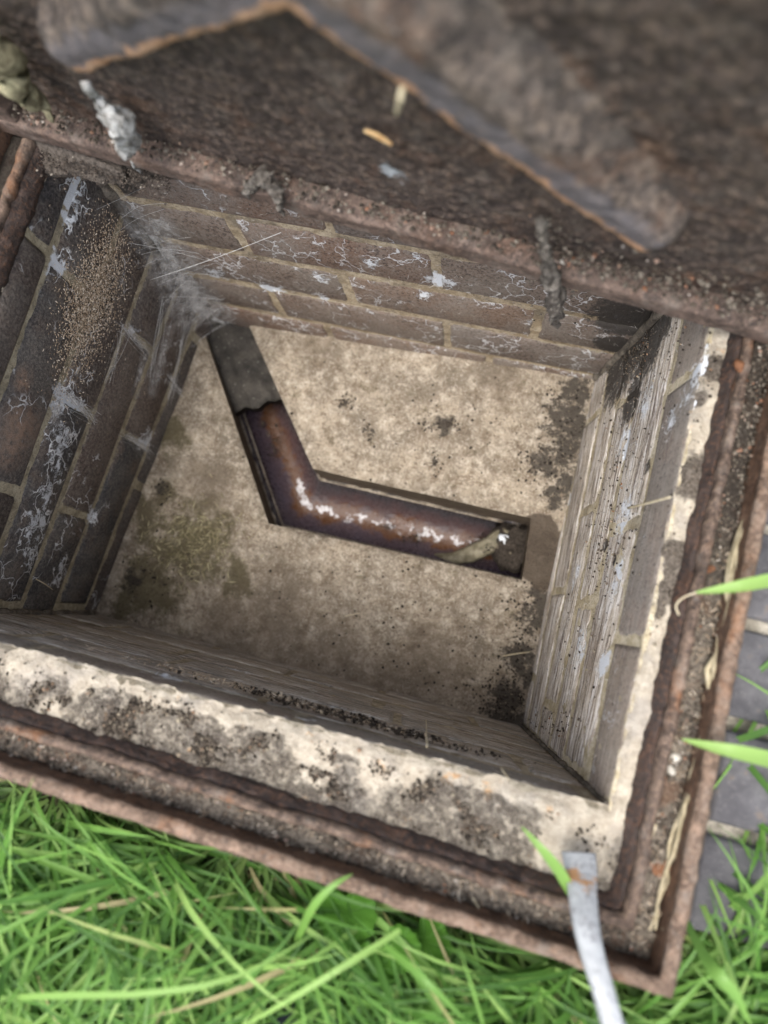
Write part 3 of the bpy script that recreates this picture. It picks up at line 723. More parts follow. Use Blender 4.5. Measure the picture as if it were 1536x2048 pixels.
M_lip = rust_mat('rust_lip', (0.075, 0.052, 0.041), (0.15, 0.105, 0.082), (0.18, 0.13, 0.1), 0.12, sc=1.0, dusty=0.45)
cover = empty('drain_cover', CB, 'rusty iron drain cover raised on edge behind the chamber, ribbed underside showing', 'drain cover')
mb = MB()
def fpan(u, v):
    p = cp(lerp(-CHW, CHW, u), lerp(0.0, CH, v), 0)
    h = 0.002 * fn(p, 14, 2) + 0.0012 * fn(p, 90, 3) + 0.0016 * fn(p, 210, 2)
    return p + cn * h
b0 = mb.grid(fpan, 330, 240)
b1 = mb.grid(lambda u, v: cp(lerp(-CHW, CHW, u), lerp(0.0, CH, v), -0.014), 4, 4)
child(mb, 'pan', M_pan, cover)
mb = MB()
# side walls of the plate
for (p0, p1) in (((-CHW, 0), (CHW, 0)), ((CHW, 0), (CHW, CH)), ((CHW, CH), (-CHW, CH)), ((-CHW, CH), (-CHW, 0))):
    mb.grid(lambda u, v: cp(lerp(p0[0], p1[0], u), lerp(p0[1], p1[1], u), lerp(-0.0145, 0.004, v)), 40, 4)
child(mb, 'plate_edge', M_lip, cover)
def bar(pts_uv, width, h, name, mat, edge_side=None, taper_end=True, amp=0.0018, hfun=None, n=90, prof_n=26):
    # a raised bar on the pan from (u,v) to (u,v): rounded-rectangle section, irregular
    a, b = Vector((*pts_uv[0], 0)), Vector((*pts_uv[1], 0))
    d = (b - a); L = d.length; d /= L; s_ = V(-d.y, d.x, 0)
    mb = MB(); b0 = 0
    prof = []
    for i in range(prof_n + 1):
        x = -1 + 2 * i / prof_n
        hh = (1 - abs(x) ** (16 if edge_side is not None else 7)) ** (1 / 3.0)
        if edge_side is not None and x * edge_side < 0.1: hh *= 1 - 0.93 * sm(-0.1, 1.0, -x * edge_side)
        prof.append((x * (1 + 0.06 * (1 - hh)) if edge_side is None else x, hh))
    for k in range(n + 1):
        t_ = k / n
        ew = 1.0
        if taper_end: ew = min(1.0, 0.35 + 0.65 * sm(0, 0.06, 1 - t_))
        eh = sm(0, 0.05, 1 - t_) if taper_end else 1.0
        c0 = a + d * (L * t_)
        for i, (x, hh) in enumerate(prof):
            xx = x * (1 - 0.75 * sm(0.45, 1.0, t_)) if edge_side is not None and x * edge_side < 0 else x
            q = c0 + s_ * (xx * width / 2 * ew)
            hq = hh
            if edge_side is not None and x * edge_side < 0.45: hq = hh * (1 - sm(0.45, 0.97, t_) * (1 - sm(-0.6, 0.45, x * edge_side)))
            p = cp(q.x, q.y, -0.001 + h * hq * max(eh, 0.02))
            p = p + nv(p, 26) * amp + nv(p, 95) * amp * 0.7 + nv(p, 240) * amp * 0.4
            ix = mb.add(p)
            if edge_side is not None:
                e = x * edge_side
                mb.att('edge', ix, sm(0.55, 0.8, e)); mb.att('face', ix, sm(-0.15, 0.45, e))
    W = prof_n + 1
    for k in range(n):
        for i in range(prof_n): mb.f.append((k * W + i, (k + 1) * W + i, (k + 1) * W + i + 1, k * W + i + 1))
    mb.f.append(tuple(range(W))[::-1]); mb.f.append(tuple(n * W + i for i in range(W)))
    child(mb, name, mat, cover)
RH = 0.023; RWD = 0.060
ap = Vector((*cuv((578, 38), RH), 0)); re_ = Vector((*cuv((1290, 528), RH), 0)); le = Vector((*cuv((150, 165), RH), 0))
def off(a, b, k):
    d = (b - a).normalized(); return V(-d.y, d.x, 0) * k
o1 = off(ap, re_, RWD / 2); o2 = off(ap, le, -RWD / 2)
bar(((ap + o1).xy - (re_ - ap).xy.normalized() * 0.03, (re_ + o1).xy), RWD, RH, 'rib', M_crib, -1)
bar(((ap + o2).xy - (le - ap).xy.normalized() * 0.01, (le + o2).xy), RWD, RH, 'rib', M_crib, 1)
top_c = ap + V(0, 0.055, 0)
bar((top_c.xy, (top_c + V(0.26, 0.19, 0)).xy), RWD, RH, 'rib', M_crib, 1)
bar((top_c.xy, (top_c + V(-0.26, 0.17, 0)).xy), RWD, RH, 'rib', M_crib, -1)
# lip along the four edges
bar(((-CHW - 0.004, 0.013), (CHW + 0.004, 0.013)), 0.027, LIP + 0.002, 'lip', M_lip, None, False, 0.0012, n=220, prof_n=18)
bar(((-CHW + 0.012, 0.02), (-CHW + 0.012, CH)), 0.027, LIP, 'lip', M_lip, None, False, 0.0012, n=150, prof_n=14)
bar(((CHW - 0.012, 0.02), (CHW - 0.012, CH)), 0.027, LIP, 'lip', M_lip, None, False, 0.0012, n=150, prof_n=14)
bar(((-CHW, CH - 0.012), (CHW, CH - 0.012)), 0.027, LIP, 'lip', M_lip, None, False, 0.0012, n=150, prof_n=14)

# spider cocoons and web lumps hanging on the cover
t = NT('dusty_silk'); n = t.noise(160, 5, 0.7)
c = t.mix(t.ss(n, 0.3, 0.7), (0.16, 0.15, 0.13), (0.55, 0.55, 0.53)); t.bump(n, 0.7, 0.003); M_silk = t.fin(c, 0.9, 0.2)
t = NT('earthy_silk'); n = t.noise(150, 5, 0.7); g = t.noise(420, 2)
c = t.mix(t.ss(n, 0.35, 0.7), (0.05, 0.042, 0.035), (0.2, 0.18, 0.155)); c = t.mix(t.ss(g, .62, .75, 0, .8), c, (.55, .5, .4)); t.bump(n, 0.9, 0.004); M_esilk = t.fin(c, 0.95, 0.15)
def cocoon(path, radii, mat, label, legs=()):
    mb = MB(); mb.tube(smooth_path(path, len(path) * 3), radp(radii, len(smooth_path(path, len(path) * 3))), 26, flat=0.6)
    for l, r in legs: mb.tube(l, r, 8)
    mb.v = [tuple(Vector(p) + nv(Vector(p), 60) * 0.004 + nv(Vector(p), 170) * 0.004 + nv(Vector(p), 400) * 0.0015) for p in mb.v]
    return tag(mb.build('web_cocoon', mat), label, 'cocoon', 'web lumps on the cover')
def cq(px, h): u, v = cuv(px, h); return cp(u, v, h)
def smooth_path(pts, n=14):
    pts = [Vector(p) for p in pts]; out = []
    for k in range(len(pts) - 1):
        p0, p1, p2, p3 = pts[max(k - 1, 0)], pts[k], pts[k + 1], pts[min(k + 2, len(pts) - 1)]
        m = max(2, n // (len(pts) - 1))
        for i in range(m):
            x = i / m
            out.append(0.5 * ((2 * p1) + (p2 - p0) * x + (2 * p0 - 5 * p1 + 4 * p2 - p3) * x * x + (3 * p1 - p0 - 3 * p2 + p3) * x ** 3))
    out.append(pts[-1]); return out
def radp(rs, n):
    out = []
    for i in range(n):
        x = i / (n - 1) * (len(rs) - 1); k = min(int(x), len(rs) - 2); out.append(lerp(rs[k], rs[k + 1], x - k))
    return out
p = smooth_path([cq((195, 185), .012), cq((215, 215), .016), cq((240, 245), .02), cq((255, 285), .02), cq((262, 305), .016)], 20)
cocoon(p, radp([.002, .006, .0125, .011, .002], len(p)), M_silk, 'large pale silk cocoon hanging below the left rib of the cover',
       [(smooth_path([cq((170, 170), .018), cq((200, 210), .014), cq((215, 250), .01)], 8), .0022), (smooth_path([cq((250, 300), .012), cq((270, 322), .014), cq((282, 350), .014)], 8), .0012)])
p = smooth_path([cq((520, 330), .006), cq((535, 355), .014), cq((560, 395), .02), cq((560, 425), .022)], 18)
p2 = smooth_path([cq((525, 345), .01), cq((505, 375), .016), cq((495, 392), .018)], 10)
cocoon(p, radp([.002, .006, .005, .002], len(p)), M_esilk, 'grey two legged web lump above the middle of the far brick wall', [(p2, radp([.005, .004, .002], len(p2)))])
p = smooth_path([cq((1085, 440), .012), cq((1090, 500), .018), cq((1105, 560), .022), cq((1110, 605), .026), cq((1108, 650), .028)], 24)
cocoon(p, radp([.003, .006, .009, .010, .003], len(p)), M_esilk, 'long earthy web lump drooping from the cover over the right of the far wall')
t = NT('yellow_lichen'); n = t.noise(90, 5, 0.7); c = t.mix(t.ss(n, .35, .65), (0.13, 0.11, 0.07), (0.42, 0.38, 0.24)); t.bump(n, .9, .004); M_lich = t.fin(c, .95, .1)
mb = MB(); p = smooth_path([cq((-60, 60), .02), cq((10, 125), .02), cq((35, 170), .018), cq((75, 205), .014), cq((100, 235), .01)], 24)
mb.tube(p, radp([.013, .011, .009, .005, .002], len(p)), 12)
mb.v = [tuple(Vector(q) + nv(Vector(q), 60) * 0.006 + nv(Vector(q), 170) * 0.003) for q in mb.v]
tag(mb.build('moss_lump', M_lich), 'yellowish crusty moss lump at the left edge of the raised cover', 'moss')

# ------------------------------------------------------------------ loose bits: soil crumbs, chaff, gravel
OCT = [V(1, 0, 0), V(0, 1, 0), V(-1, 0, 0), V(0, -1, 0), V(0, 0, 1), V(0, 0, -1)]
OCF = [(0, 1, 4), (1, 2, 4), (2, 3, 4), (3, 0, 4), (1, 0, 5), (2, 1, 5), (3, 2, 5), (0, 3, 5)]
def crumbs(name, pts, s0, s1, mat, rr, label=None, parent=None, power=2.5, squash=0.75):
    mb = MB()
    for p in pts:
        s_ = s0 + (s1 - s0) * rr.random() ** power; b = len(mb.v)
        a = rr.uniform(0, 6.28); ca_, sa_ = math.cos(a), math.sin(a); val = rr.random()
        for o in OCT:
            k = s_ * rr.uniform(0.55, 1.2); x, y, z = o.x * k, o.y * k * 0.8, o.z * k * squash
            i = mb.add((p.x + x * ca_ - y * sa_, p.y + x * sa_ + y * ca_, p.z + z)); mb.att('rnd', i, val)
        mb.f += [tuple(b + i for i in f_) for f_ in OCF]
    return tag(mb.build(name, mat, parent, smooth=False), label, kind='stuff')
def slivers(name, pts, l0, l1, w, mat, rr, axis_n, parent=None):
    mb = MB()
    for p in pts:
        L = rr.uniform(l0, l1); d = V(rr.gauss(0, 1), rr.gauss(0, 1), rr.gauss(0, 1)); d -= axis_n * d.dot(axis_n) * 0.75; d.normalize()
        s_ = d.cross(axis_n).normalized() * w * rr.uniform(0.6, 1.3); u = axis_n * w * 0.7
        a, b = p - d * L / 2, p + d * L / 2 + axis_n * rr.uniform(0, L * 0.2)
        k = len(mb.v); val = rr.random()
        for q in (a, a.lerp(b, .5) + s_, b, a.lerp(b, .5) - s_, a.lerp(b, .5) + u): 
            i = mb.add(q); mb.att('rnd', i, val)
        mb.f += [(k, k + 1, k + 4), (k + 1, k + 2, k + 4), (k + 2, k + 3, k + 4), (k + 3, k, k + 4), (k + 3, k + 2, k + 1, k)]
    return tag(mb.build(name, mat, parent, smooth=False), kind='stuff')
def bits_mat(name, stops, rough=0.9):
    t = NT(name); c = t.ramp(t.attr('rnd'), stops); return t.fin(c, rough, 0.15)
M_crumb = bits_mat('soil_crumbs', [(0, (0.012, 0.01, 0.008)), (0.6, (0.04, 0.032, 0.025)), (0.93, (0.09, 0.072, 0.055)), (1, (0.3, 0.25, 0.18))])
M_ledgecrumb = bits_mat('ledge_crumbs', [(0, (0.02, 0.016, 0.012)), (0.5, (0.06, 0.048, 0.037)), (0.85, (0.13, 0.105, 0.08)), (0.93, (0.3, 0.26, 0.19)), (1, (0.2, 0.09, 0.045))])
M_chaff = bits_mat('chaff', [(0, (0.2, 0.14, 0.09)), (0.4, (0.42, 0.32, 0.22)), (0.8, (0.6, 0.5, 0.37)), (1, (0.75, 0.68, 0.57))])
M_grav = bits_mat('frame_debris', [(0, (0.03, 0.025, 0.02)), (0.4, (0.085, 0.068, 0.052)), (0.7, (0.14, 0.12, 0.095)), (0.9, (0.24, 0.21, 0.17)), (0.95, (0.24, 0.10, 0.05)), (1, (0.45, 0.43, 0.38))])
rr = random.Random(5)
def g2(px, sx, sy): return (px[0] + rr.gauss(0, sx), px[1] + rr.gauss(0, sy))
# heap of chaff on the left wall
pts = []
for _ in range(6500):
    q = g2((185 + 0, 590), 26, 75); q = (q[0] - (q[1] - 590) * 0.22, q[1]); p = hit(q, PL, 'L', 0.0008)
    if -0.37 < p.z < -0.004 and 0 < p.y < 0.43: pts.append(p + V(rr.random() ** 2 * 0.003, 0, 0))
for _ in range(700):
    q = g2((240, 560), 60, 130); p = hit(q, PL, 'L', 0.0008)
    if -0.37 < p.z < -0.004 and 0 < p.y < 0.43: pts.append(p)
slivers('chaff', pts, 0.0014, 0.004, 0.0006, M_chaff, rr, V(1, 0, 0))
# soil crumbs on the right wall, thick in the far corner
pts = []
for c0, sx, sy, nn in (((1262, 705), 26, 38, 900), ((1300, 680), 34, 34, 500), ((1255, 850), 38, 90, 330), ((1225, 1060), 30, 80, 330), ((1205, 1120), 12, 40, 160), ((1160, 1300), 40, 70, 120), ((1100, 1450), 20, 16, 160)):
    for _ in range(nn):
        p = hit(g2(c0, sx, sy), PR, 'R', 0.0008)
        if -0.375 < p.z < -0.004 and 0.0 < p.y < 0.45: pts.append(p)
crumbs('soil_crumbs', pts, 0.0003, 0.0021, M_ledgecrumb, rr, power=4)
# on the floor
pts = []
for c0, sx, sy, nn in (((1120, 850), 28, 70, 420), ((1085, 930), 26, 24, 260), ((885, 850), 26, 8, 200), ((690, 805), 10, 7, 70), ((740, 865), 6, 9, 50), ((1010, 1395), 40, 45, 700), ((1050, 1270), 16, 60, 300), ((800, 1250), 180, 120, 500), ((850, 850), 160, 80, 260), ((290, 1150), 50, 50, 280), ((1195, 760), 18, 22, 260), ((870, 920), 6, 16, 50), ((330, 985), 18, 14, 80)):
    for _ in range(nn):
        p = atf(g2(c0, sx, sy))
        if 0.0 < p.y < 0.446 and -0.01 < p.x < 0.572:
            e = near_chan(p)
            ins = False
            if e < 0.045:
                # skip what falls in the open channel
                def sidev(a, b): return (b.x - a.x) * (p.y - a.y) - (b.y - a.y) * (p.x - a.x)
                if (sidev(L0, L1) > 0 and sidev(R0, R1) < 0 and p.y > 0.17) or (sidev(L1, L2) > 0 and sidev(R1, R2) < 0 and p.x > 0.165): ins = True
            if not ins: pts.append(V(p.x, p.y, fz(p.x, p.y) + 0.0005))
for c0, sx, sy, nn in (((775, 1056), 7, 6, 40), ((830, 1077), 12, 7, 80), ((548, 885), 10, 16, 110), ((525, 850), 8, 10, 50), ((960, 1085), 16, 9, 60), ((1010, 1100), 22, 22, 260)):
    for _ in range(nn): pts.append(atf(g2(c0, sx, sy), -.099 if c0[0] != 1010 else -.06))
crumbs('soil_crumbs', pts, 0.0005, 0.0028, M_crumb, rr)
# cut grass on the floor at the left
pts = []
for _ in range(520):
    p = atf(g2((385, 1085), 45, 36)); pts.append(V(p.x, p.y, fz(p.x, p.y) + 0.001))
M_clip = bits_mat('dry_clippings', [(0, (0.09, 0.08, 0.04)), (0.5, (0.24, 0.205, 0.115)), (1, (0.5, 0.45, 0.28))])
slivers('grass_clippings', pts, 0.005, 0.017, 0.0006, M_clip, rr, V(0, 0, 1))
# soil and clippings on the near wall below the ledge, where a course stands out
pts = []; pts2 = []
for _ in range(900):
    x = rr.gauss(0.37, 0.055); p = V(x, 0.003 + rr.random() * 0.004, -0.042 - abs(rr.gauss(0, 0.012))); pts.append(p)
for _ in range(500):
    x = rr.gauss(0.30, 0.08); p = V(x, 0.003 + rr.random() * 0.004, -0.042 - abs(rr.gauss(0, 0.012))); pts2.append(p)
crumbs('soil_crumbs', pts, 0.0005, 0.003, M_crumb, rr); slivers('chaff', pts2, 0.002, 0.009, 0.0005, M_chaff, rr, V(0, 1, 0))
# soil on the mortar ledge
def ledge_z(p): return 0.002 + 0.0035 * fn(V(p.x, p.y, 0), 30, 4) + 0.0012 * fn(V(p.x, p.y, 0), 130, 3)
pts = []
for _ in range(42000):
    p = V(rr.uniform(-0.03, 0.585), rr.uniform(-0.052, -0.008), 0)
    k = nz(p, 40) + 0.55 * nz(p, 110) 
    w_ = 0.02 + sm(0.06, 0.4, k) * (0.12 + 0.88 * sm(-0.012, -0.020, p.y)); w_ *= 0.35 + 0.65 * sm(-0.05, -0.042, p.y)
    if (p - at((1160, 1650), 0)).length < 0.055: w_ *= 0.15
    if rr.random() < w_: pts.append(V(p.x, p.y, ledge_z(p) + 0.0006))
for _ in range(900):
    p = V(rr.uniform(0.572, 0.59), rr.uniform(0.12, 0.44), 0)
    if rr.random() < 0.15 + sm(0.0, 0.4, nz(p, 60)): pts.append(V(p.x, p.y, ledge_z(p) + 0.0006))
crumbs('soil_crumbs', pts, 0.0004, 0.0022, M_ledgecrumb, rr, power=4.5)
# debris in the seat of the frame and on the lip of the cover
pts = []
for _ in range(9500):
    k = rr.random()
    d = rr.uniform(0.011, 0.0255)
    if k < 0.55: p = V(rr.uniform(-0.04, 0.61), RY0 - d, 0.0105)
    else: p = V(RX1 + d, rr.uniform(-0.07, 0.40), 0.0105)
    p.z += 0.0062 + 0.002 * nz(p, 40); pts.append(rotf(p))
crumbs('frame_debris', pts, 0.0004, 0.0023, M_grav, rr, power=4)
pts = []
for _ in range(420):
    d = rr.uniform(0.011, 0.0255); p = V(rr.uniform(-0.04, 0.61), RY0 - d, 0.0185) if rr.random() < .6 else V(RX1 + d, rr.uniform(-0.07, 0.2), 0.0185)
    pts.append(rotf(p))
slivers('chaff', pts, 0.0025, 0.008, 0.0003, M_chaff, rr, V(0, 0, 1))
pts = []
for _ in range(2600):
    u = rr.uniform(-0.31, 0.31)
    k = 1.0 if u > 0.16 else (0.6 if u < -0.2 else 0.45)
    if rr.random() > k: continue
    v = 0.030 + abs(rr.gauss(0, 0.005 + (0.014 if u > 0.16 else 0))); pts.append(cp(u, v, rr.uniform(0.001, 0.016)))
for _ in range(260):
    q = g2((1110, 520), 28, 45); u, v = cuv(q, .003); pts.append(cp(u, v, .004))
crumbs('cover_debris', pts, 0.0007, 0.0032, M_grav, rr, power=2.5)
# soil band hanging at the far left, over the frame corner
pts = []
for _ in range(2600):
    q = (rr.uniform(40, 340), 0); q = (q[0], 290 + (q[0] - 60) * 0.23 + rr.gauss(12, 17)); p = at(q, 0.008 + rr.uniform(-.004, .006)); pts.append(p)
crumbs('frame_debris', pts, 0.0004, 0.0018, bits_mat('grey_soil', [(0, (0.03, 0.024, 0.02)), (0.7, (0.08, 0.064, 0.052)), (0.95, (0.15, 0.125, 0.1)), (1, (0.4, 0.36, 0.3))]), rr, power=3.5)
o = lump('soil_bank', at((150, 312), 0.0), 0.085, 0.018, 0.014, plain_mat('grey_brown_soil', (0.04, 0.034, 0.029), (0.13, 0.11, 0.092), 300, .95, .1, .9), 0.5, 45, 48, rot=-0.08)
tag(o, 'bank of dry grey soil in the far left corner of the rusty frame', 'soil')

# ------------------------------------------------------------------ things one can point to
M_rustflake = plain_mat('orange_rust', (0.12, 0.055, 0.03), (0.21, 0.1, 0.05), 200, .85, .2, .6)
M_peb = plain_mat('pale_pebble', (0.33, 0.31, 0.26), (0.5, 0.47, 0.41), 150, .8, .3, .4)
for name, px, z, r, mat, label, cat in (
    ('rust_flake', (1421, 1138), .016, (.0055, .0032, .002), M_rustflake, 'orange rust flake in the right frame groove above the curled grass tip', 'rust flake'),
    ('rust_flake', (1480, 733), .02, (.004, .006, .003), M_rustflake, 'orange rust flake just below the right end of the raised cover', 'rust flake'),
    ('rust_flake', (1328, 1735), .016, (.010, .006, .003), M_rustflake, 'broad orange rust flake in the corner of the frame right of the steel bar', 'rust flake'),
    ('pebble', (1521, 935), .02, (.004, .0075, .004), M_peb, 'oblong cream pebble at the right edge beside the dark frame groove', 'pebble'),
    ('pebble', (1350, 1515), .016, (.0045, .004, .003), M_peb, 'rounded pale pebble, upper of two touching in the right frame groove', 'pebble'),
    ('pebble', (1343, 1540), .016, (.004, .004, .003), M_peb, 'rounded pale pebble, lower of two touching in the right frame groove', 'pebble'),
    ('rust_flake', (1075, 1813), .014, (.006, .0035, .002), M_rustflake, 'orange rust flake in the near frame groove left of the steel bar', 'rust flake'),
    ('rust_flake', (478, 1624), .014, (.005, .004, .002), M_rustflake, 'orange rust flake in the middle of the near frame groove', 'rust flake')):
    tag(lump(name, at(px, z), *r, mat, 0.3, 150, 12, rot=0.6), label, cat)
# leaf scrap on the cover
mb = MB(); q = cq((757, 272), .006)
mb.grid(lambda u, v: cq((757, 272), .006) + ce * (0.0085 * (2 * u - 1)) - cw * (0.004 * (2 * u - 1)) + cw * (0.0035 * math.sin(math.pi * u) * (2 * v - 1)) + cn * (0.002 * math.sin(math.pi * v)), 8, 4)
tag(mb.build('leaf_scrap', plain_mat('dry_leaf', (.45, .25, .1), (.6, .45, .24), 150, .8, .2, .2)), 'small tan dead leaf scrap stuck to the dark cover panel', 'leaf')

def stalk(pts, r, label, mat=M_straw):
    mb = MB(); p = smooth_path(pts, 8); mb.tube(p, radp([r, r, r * 0.7], len(p)), 5)
    return tag(mb.build('straw_stalk', mat), label, 'straw', 'straw stalks lying about the chamber')
stalk([onx((1256, 1016), RX - .004), onx((1300, 1005), RX - .007), onx((1341, 994), RX - .003)], .0011, 'pale straw stalk stuck across the upper right brick wall')
stalk([atf((1006, 1312), .002), atf((1035, 1307), .006), atf((1060, 1304), .004)], .0008, 'short straw stalk on the floor by the foot of the right wall')
stalk([ony((852, 1440), .004), ony((853, 1470), .01), ony((854, 1494), .006)], .0006, 'upright thin straw stalk against the near wall')
stalk([ony((1003, 1537), .003), ony((1018, 1558), .004)], .0008, 'tiny straw stub on the near wall below the mortar ledge')
stalk([onx((72, 1158), LX + .003), onx((90, 1168), LX + .006), onx((105, 1179), LX + .003)], .0006, 'thin straw sliver on the left wall near its foot')
stalk([at((1312, 1648), .02), at((1298, 1685), .018), at((1286, 1720), .017)], .0010, 'grey straw stalk in the right frame groove near the orange flake')
stalk([cq((805, 175), .03), cq((800, 200), .034), cq((793, 228), .03)], .0016, 'blurred pale straw hanging from the right rib of the cover')
stalk([at((945, 1795), .02), at((960, 1820), .018), at((975, 1845), .018)], .0008, 'short straw stalk in the near frame groove left of the steel bar')
stalk([atf((690, 1232), .003), atf((720, 1226), .004)], .0005, 'tiny straw piece in the middle of the near floor')

# dried roots running along the right side of the frame
M_root = plain_mat('dry_roots', (0.30, 0.25, 0.15), (0.5, 0.43, 0.29), 120, .9, .15, .5)
roots = empty('dried_roots', at((1440, 1300), 0.01), 'bundle of dry pale roots along the right groove of the rusty frame', 'roots')
base = [(1505, 1015), (1475, 1090), (1462, 1180), (1452, 1270), (1432, 1340), (1424, 1430), (1408, 1480), (1392, 1560), (1372, 1610), (1352, 1680), (1332, 1780), (1318, 1860)]
rr = random.Random(9)
for k in range(11):
    i0 = 0 if k < 5 else rr.randint(0, 6); i1 = len(base) if k < 4 else min(len(base), i0 + rr.randint(4, 7))
    pts = [at((bx + rr.gauss(0, 7), by), 0.021 + rr.uniform(-.003, .006)) for bx, by in base[i0:i1]]
    p = smooth_path(pts, 40); mb = MB(); mb.tube(p, radp([.0008, rr.uniform(.0012, .0028), rr.uniform(.001, .0022), .0006], len(p)), 6)
    mb.v = [tuple(Vector(q) + nv(Vector(q), 120) * 0.0012) for q in mb.v]
    child(mb, 'root', M_root, roots)

# ------------------------------------------------------------------ cobwebs
def web_mat(name, dens, sc, vec_scale=None):
    t = NT(name)
    for l in list(t.out.inputs['Surface'].links): t.l.remove(l)
    tr = t.n.new('ShaderNodeBsdfTransparent'); df = t.n.new('ShaderNodeBsdfDiffuse'); t.sk(df, 'Color', (0.5, 0.49, 0.47))
    mxn = t.n.new('ShaderNodeMixShader')
    v = t.scale(*vec_scale) if vec_scale else None
    a = t.mul(t.ss(t.noise(sc, 7, 0.8, v), 0.36, 0.75), dens); a = t.mul(a, t.attr('fade'))
    t.l.new(a, mxn.inputs[0]); t.l.new(tr.outputs[0], mxn.inputs[1]); t.l.new(df.outputs[0], mxn.inputs[2]); t.l.new(mxn.outputs[0], t.out.inputs['Surface'])
    return t.m
M_film = web_mat('web_film', 0.85, 60); M_film2 = web_mat('web_film_dense', 1.4, 80)
M_thread = plain_mat('web_thread', (0.5, 0.5, 0.48), (0.65, 0.65, 0.64), 50, .8, .2, 0)
web = empty('cobweb', V(0.0, 0.43, -0.2), 'dusty grey cobweb filling the far left corner of the chamber', 'cobweb')
# film across the corner: between points on the left wall and points on the far wall
def film(la, lb, fa, fb, mat, sag=0.008, nu=18, nv_=40):
    mb = MB()
    for j in range(nv_ + 1):
        for i in range(nu + 1):
            u, v = i / nu, j / nv_
            p = lerp(lerp(la, lb, v), lerp(fa, fb, v), u)
            cdir = V(-0.7, 0.7, 0)
            p = p + cdir * (sag * math.sin(math.pi * u)) + nv(p, 25) * 0.0018
            x = mb.add(p)
            mb.att('fade', x, min(1, 4 * min(u, 1 - u) + 0.25) * min(1, 8 * min(v, 1 - v) + .1))
    W = nu + 1
    for j in range(nv_):
        for i in range(nu): mb.f.append((j * W + i, j * W + i + 1, (j + 1) * W + i + 1, (j + 1) * W + i))
    child(mb, 'web_sheet', mat, web)
lp = lambda px: hit(px, PL, 'L', .003)
fp = lambda px: hit(px, PF, 'F', .003)
film(lp((215, 385)), lp((355, 680)), fp((335, 420)), fp((480, 655)), M_film, .010)
film(lp((262, 420)), lp((395, 640)), fp((300, 430)), fp((440, 640)), M_film2, .004)
film(lp((300, 500)), lp((380, 650)), fp((345, 520)), fp((500, 650)), M_film, .006)
rr = random.Random(21)
mb = MB()
for k in range(30):
    v = rr.random() ** 0.6
    a = lerp(lp((200, 380)), lp((390, 690)), v) + V(0, rr.uniform(-.02, .012), rr.uniform(-.02, .02)); b = lerp(fp((320, 400)), fp((470, 650)), min(1, max(0, v + rr.gauss(0, .12)))) + V(rr.uniform(-.02, .02), 0, rr.uniform(-.02, .02))
    a.x = max(a.x, LX + .003); m_ = (a + b) / 2 + V(-.004, .004, rr.uniform(-.008, .002))
    mb.tube(smooth_path([a, m_, b], 8), rr.choice([.00006, .00008, .0001, .00016]), 3, cap=False)
child(mb, 'web_thread', M_thread, web)
# the rope of silk in the corner itself
mb = MB(); p = smooth_path([lp((262, 385)), lp((292, 440)), (lp((308, 482)) + fp((312, 478))) / 2, fp((340, 530)), fp((362, 575)), fp((405, 625)), fp((455, 648))], 40)
mb.tube(p, radp([.001, .0016, .0028, .0022, .003, .0045, .002], len(p)), 8, flat=.5)
mb.v = [tuple(Vector(q) + nv(Vector(q), 140) * 0.002) for q in mb.v]
child(mb, 'silk_rope', M_silk, web)
# single long threads
def thread(px0, px1, label, r=.00022):
    mb = MB(); a, b = px0, px1; mb.tube(smooth_path([a, (a + b) / 2 - V(0, 0, .003), b], 10), r, 4)
    tag(mb.build('web_thread', M_thread), label, 'web thread')
thread(lp((300, 560)), fp((562, 465)), 'single taut spider thread crossing the corner to the far wall', .0003)
# silk tufts bridging joints of the left wall
rr = random.Random(4)
tufts = empty('cobweb', onx((280, 690), LX + .002), 'grey cobweb wisps strung over the deep joints of the left wall', 'cobweb')
mb = MB()
for c0, c1, nn in (((245, 650), (300, 705), 26), ((130, 790), (190, 835), 26), ((250, 872), (300, 905), 24), ((335, 750), (368, 790), 16), ((245, 660), (215, 760), 14), ((375, 640), (340, 800), 18), ((330, 600), (300, 760), 18)):
    for _ in range(int(nn * .8)):
        a = hit((c0[0] + rr.gauss(0, 7), c0[1] + rr.gauss(0, 9)), PL, 'L', rr.uniform(.001, .004)); b = hit((c1[0] + rr.gauss(0, 7), c1[1] + rr.gauss(0, 9)), PL, 'L', rr.uniform(.001, .004))
        mb.tube(smooth_path([a, (a + b) / 2 + V(.003 * rr.random(), rr.gauss(0, .003), rr.gauss(0, .003)), b], 8), rr.choice([.00006, .0001, .00018]), 3, cap=False)
child(mb, 'web_thread', M_thread, tufts)
for c0, c1, wd_ in (((240, 640), (300, 715), 16), ((122, 780), (190, 840), 16), ((250, 868), (302, 905), 13), ((335, 745), (370, 795), 11), ((118, 760), (110, 860), 22), ((290, 700), (268, 800), 16), ((345, 640), (300, 800), 22)):
    wd_ *= .75; mb = MB(); dx, dy = c1[0] - c0[0], c1[1] - c0[1]; ln = math.hypot(dx, dy); nx, ny = -dy / ln * wd_, dx / ln * wd_
    for j in range(13):
        for i in range(9):
            u, v = i / 8 * 2 - 1, j / 12
            wf = .55 + .45 * abs(2 * v - 1)
            x = mb.add(hit((c0[0] + dx * v + nx * u * wf, c0[1] + dy * v + ny * u * wf), PL, 'L', .0022 + .002 * math.sin(math.pi * v)))
            mb.att('fade', x, (1 - abs(u)) ** .8 * 1.2 * math.sin(math.pi * min(1, max(0, v))) ** .6)
    for j in range(12):
        for i in range(8): mb.f.append((j * 9 + i, j * 9 + i + 1, (j + 1) * 9 + i + 1, (j + 1) * 9 + i))
    child(mb, 'web_sheet', M_film2, tufts)
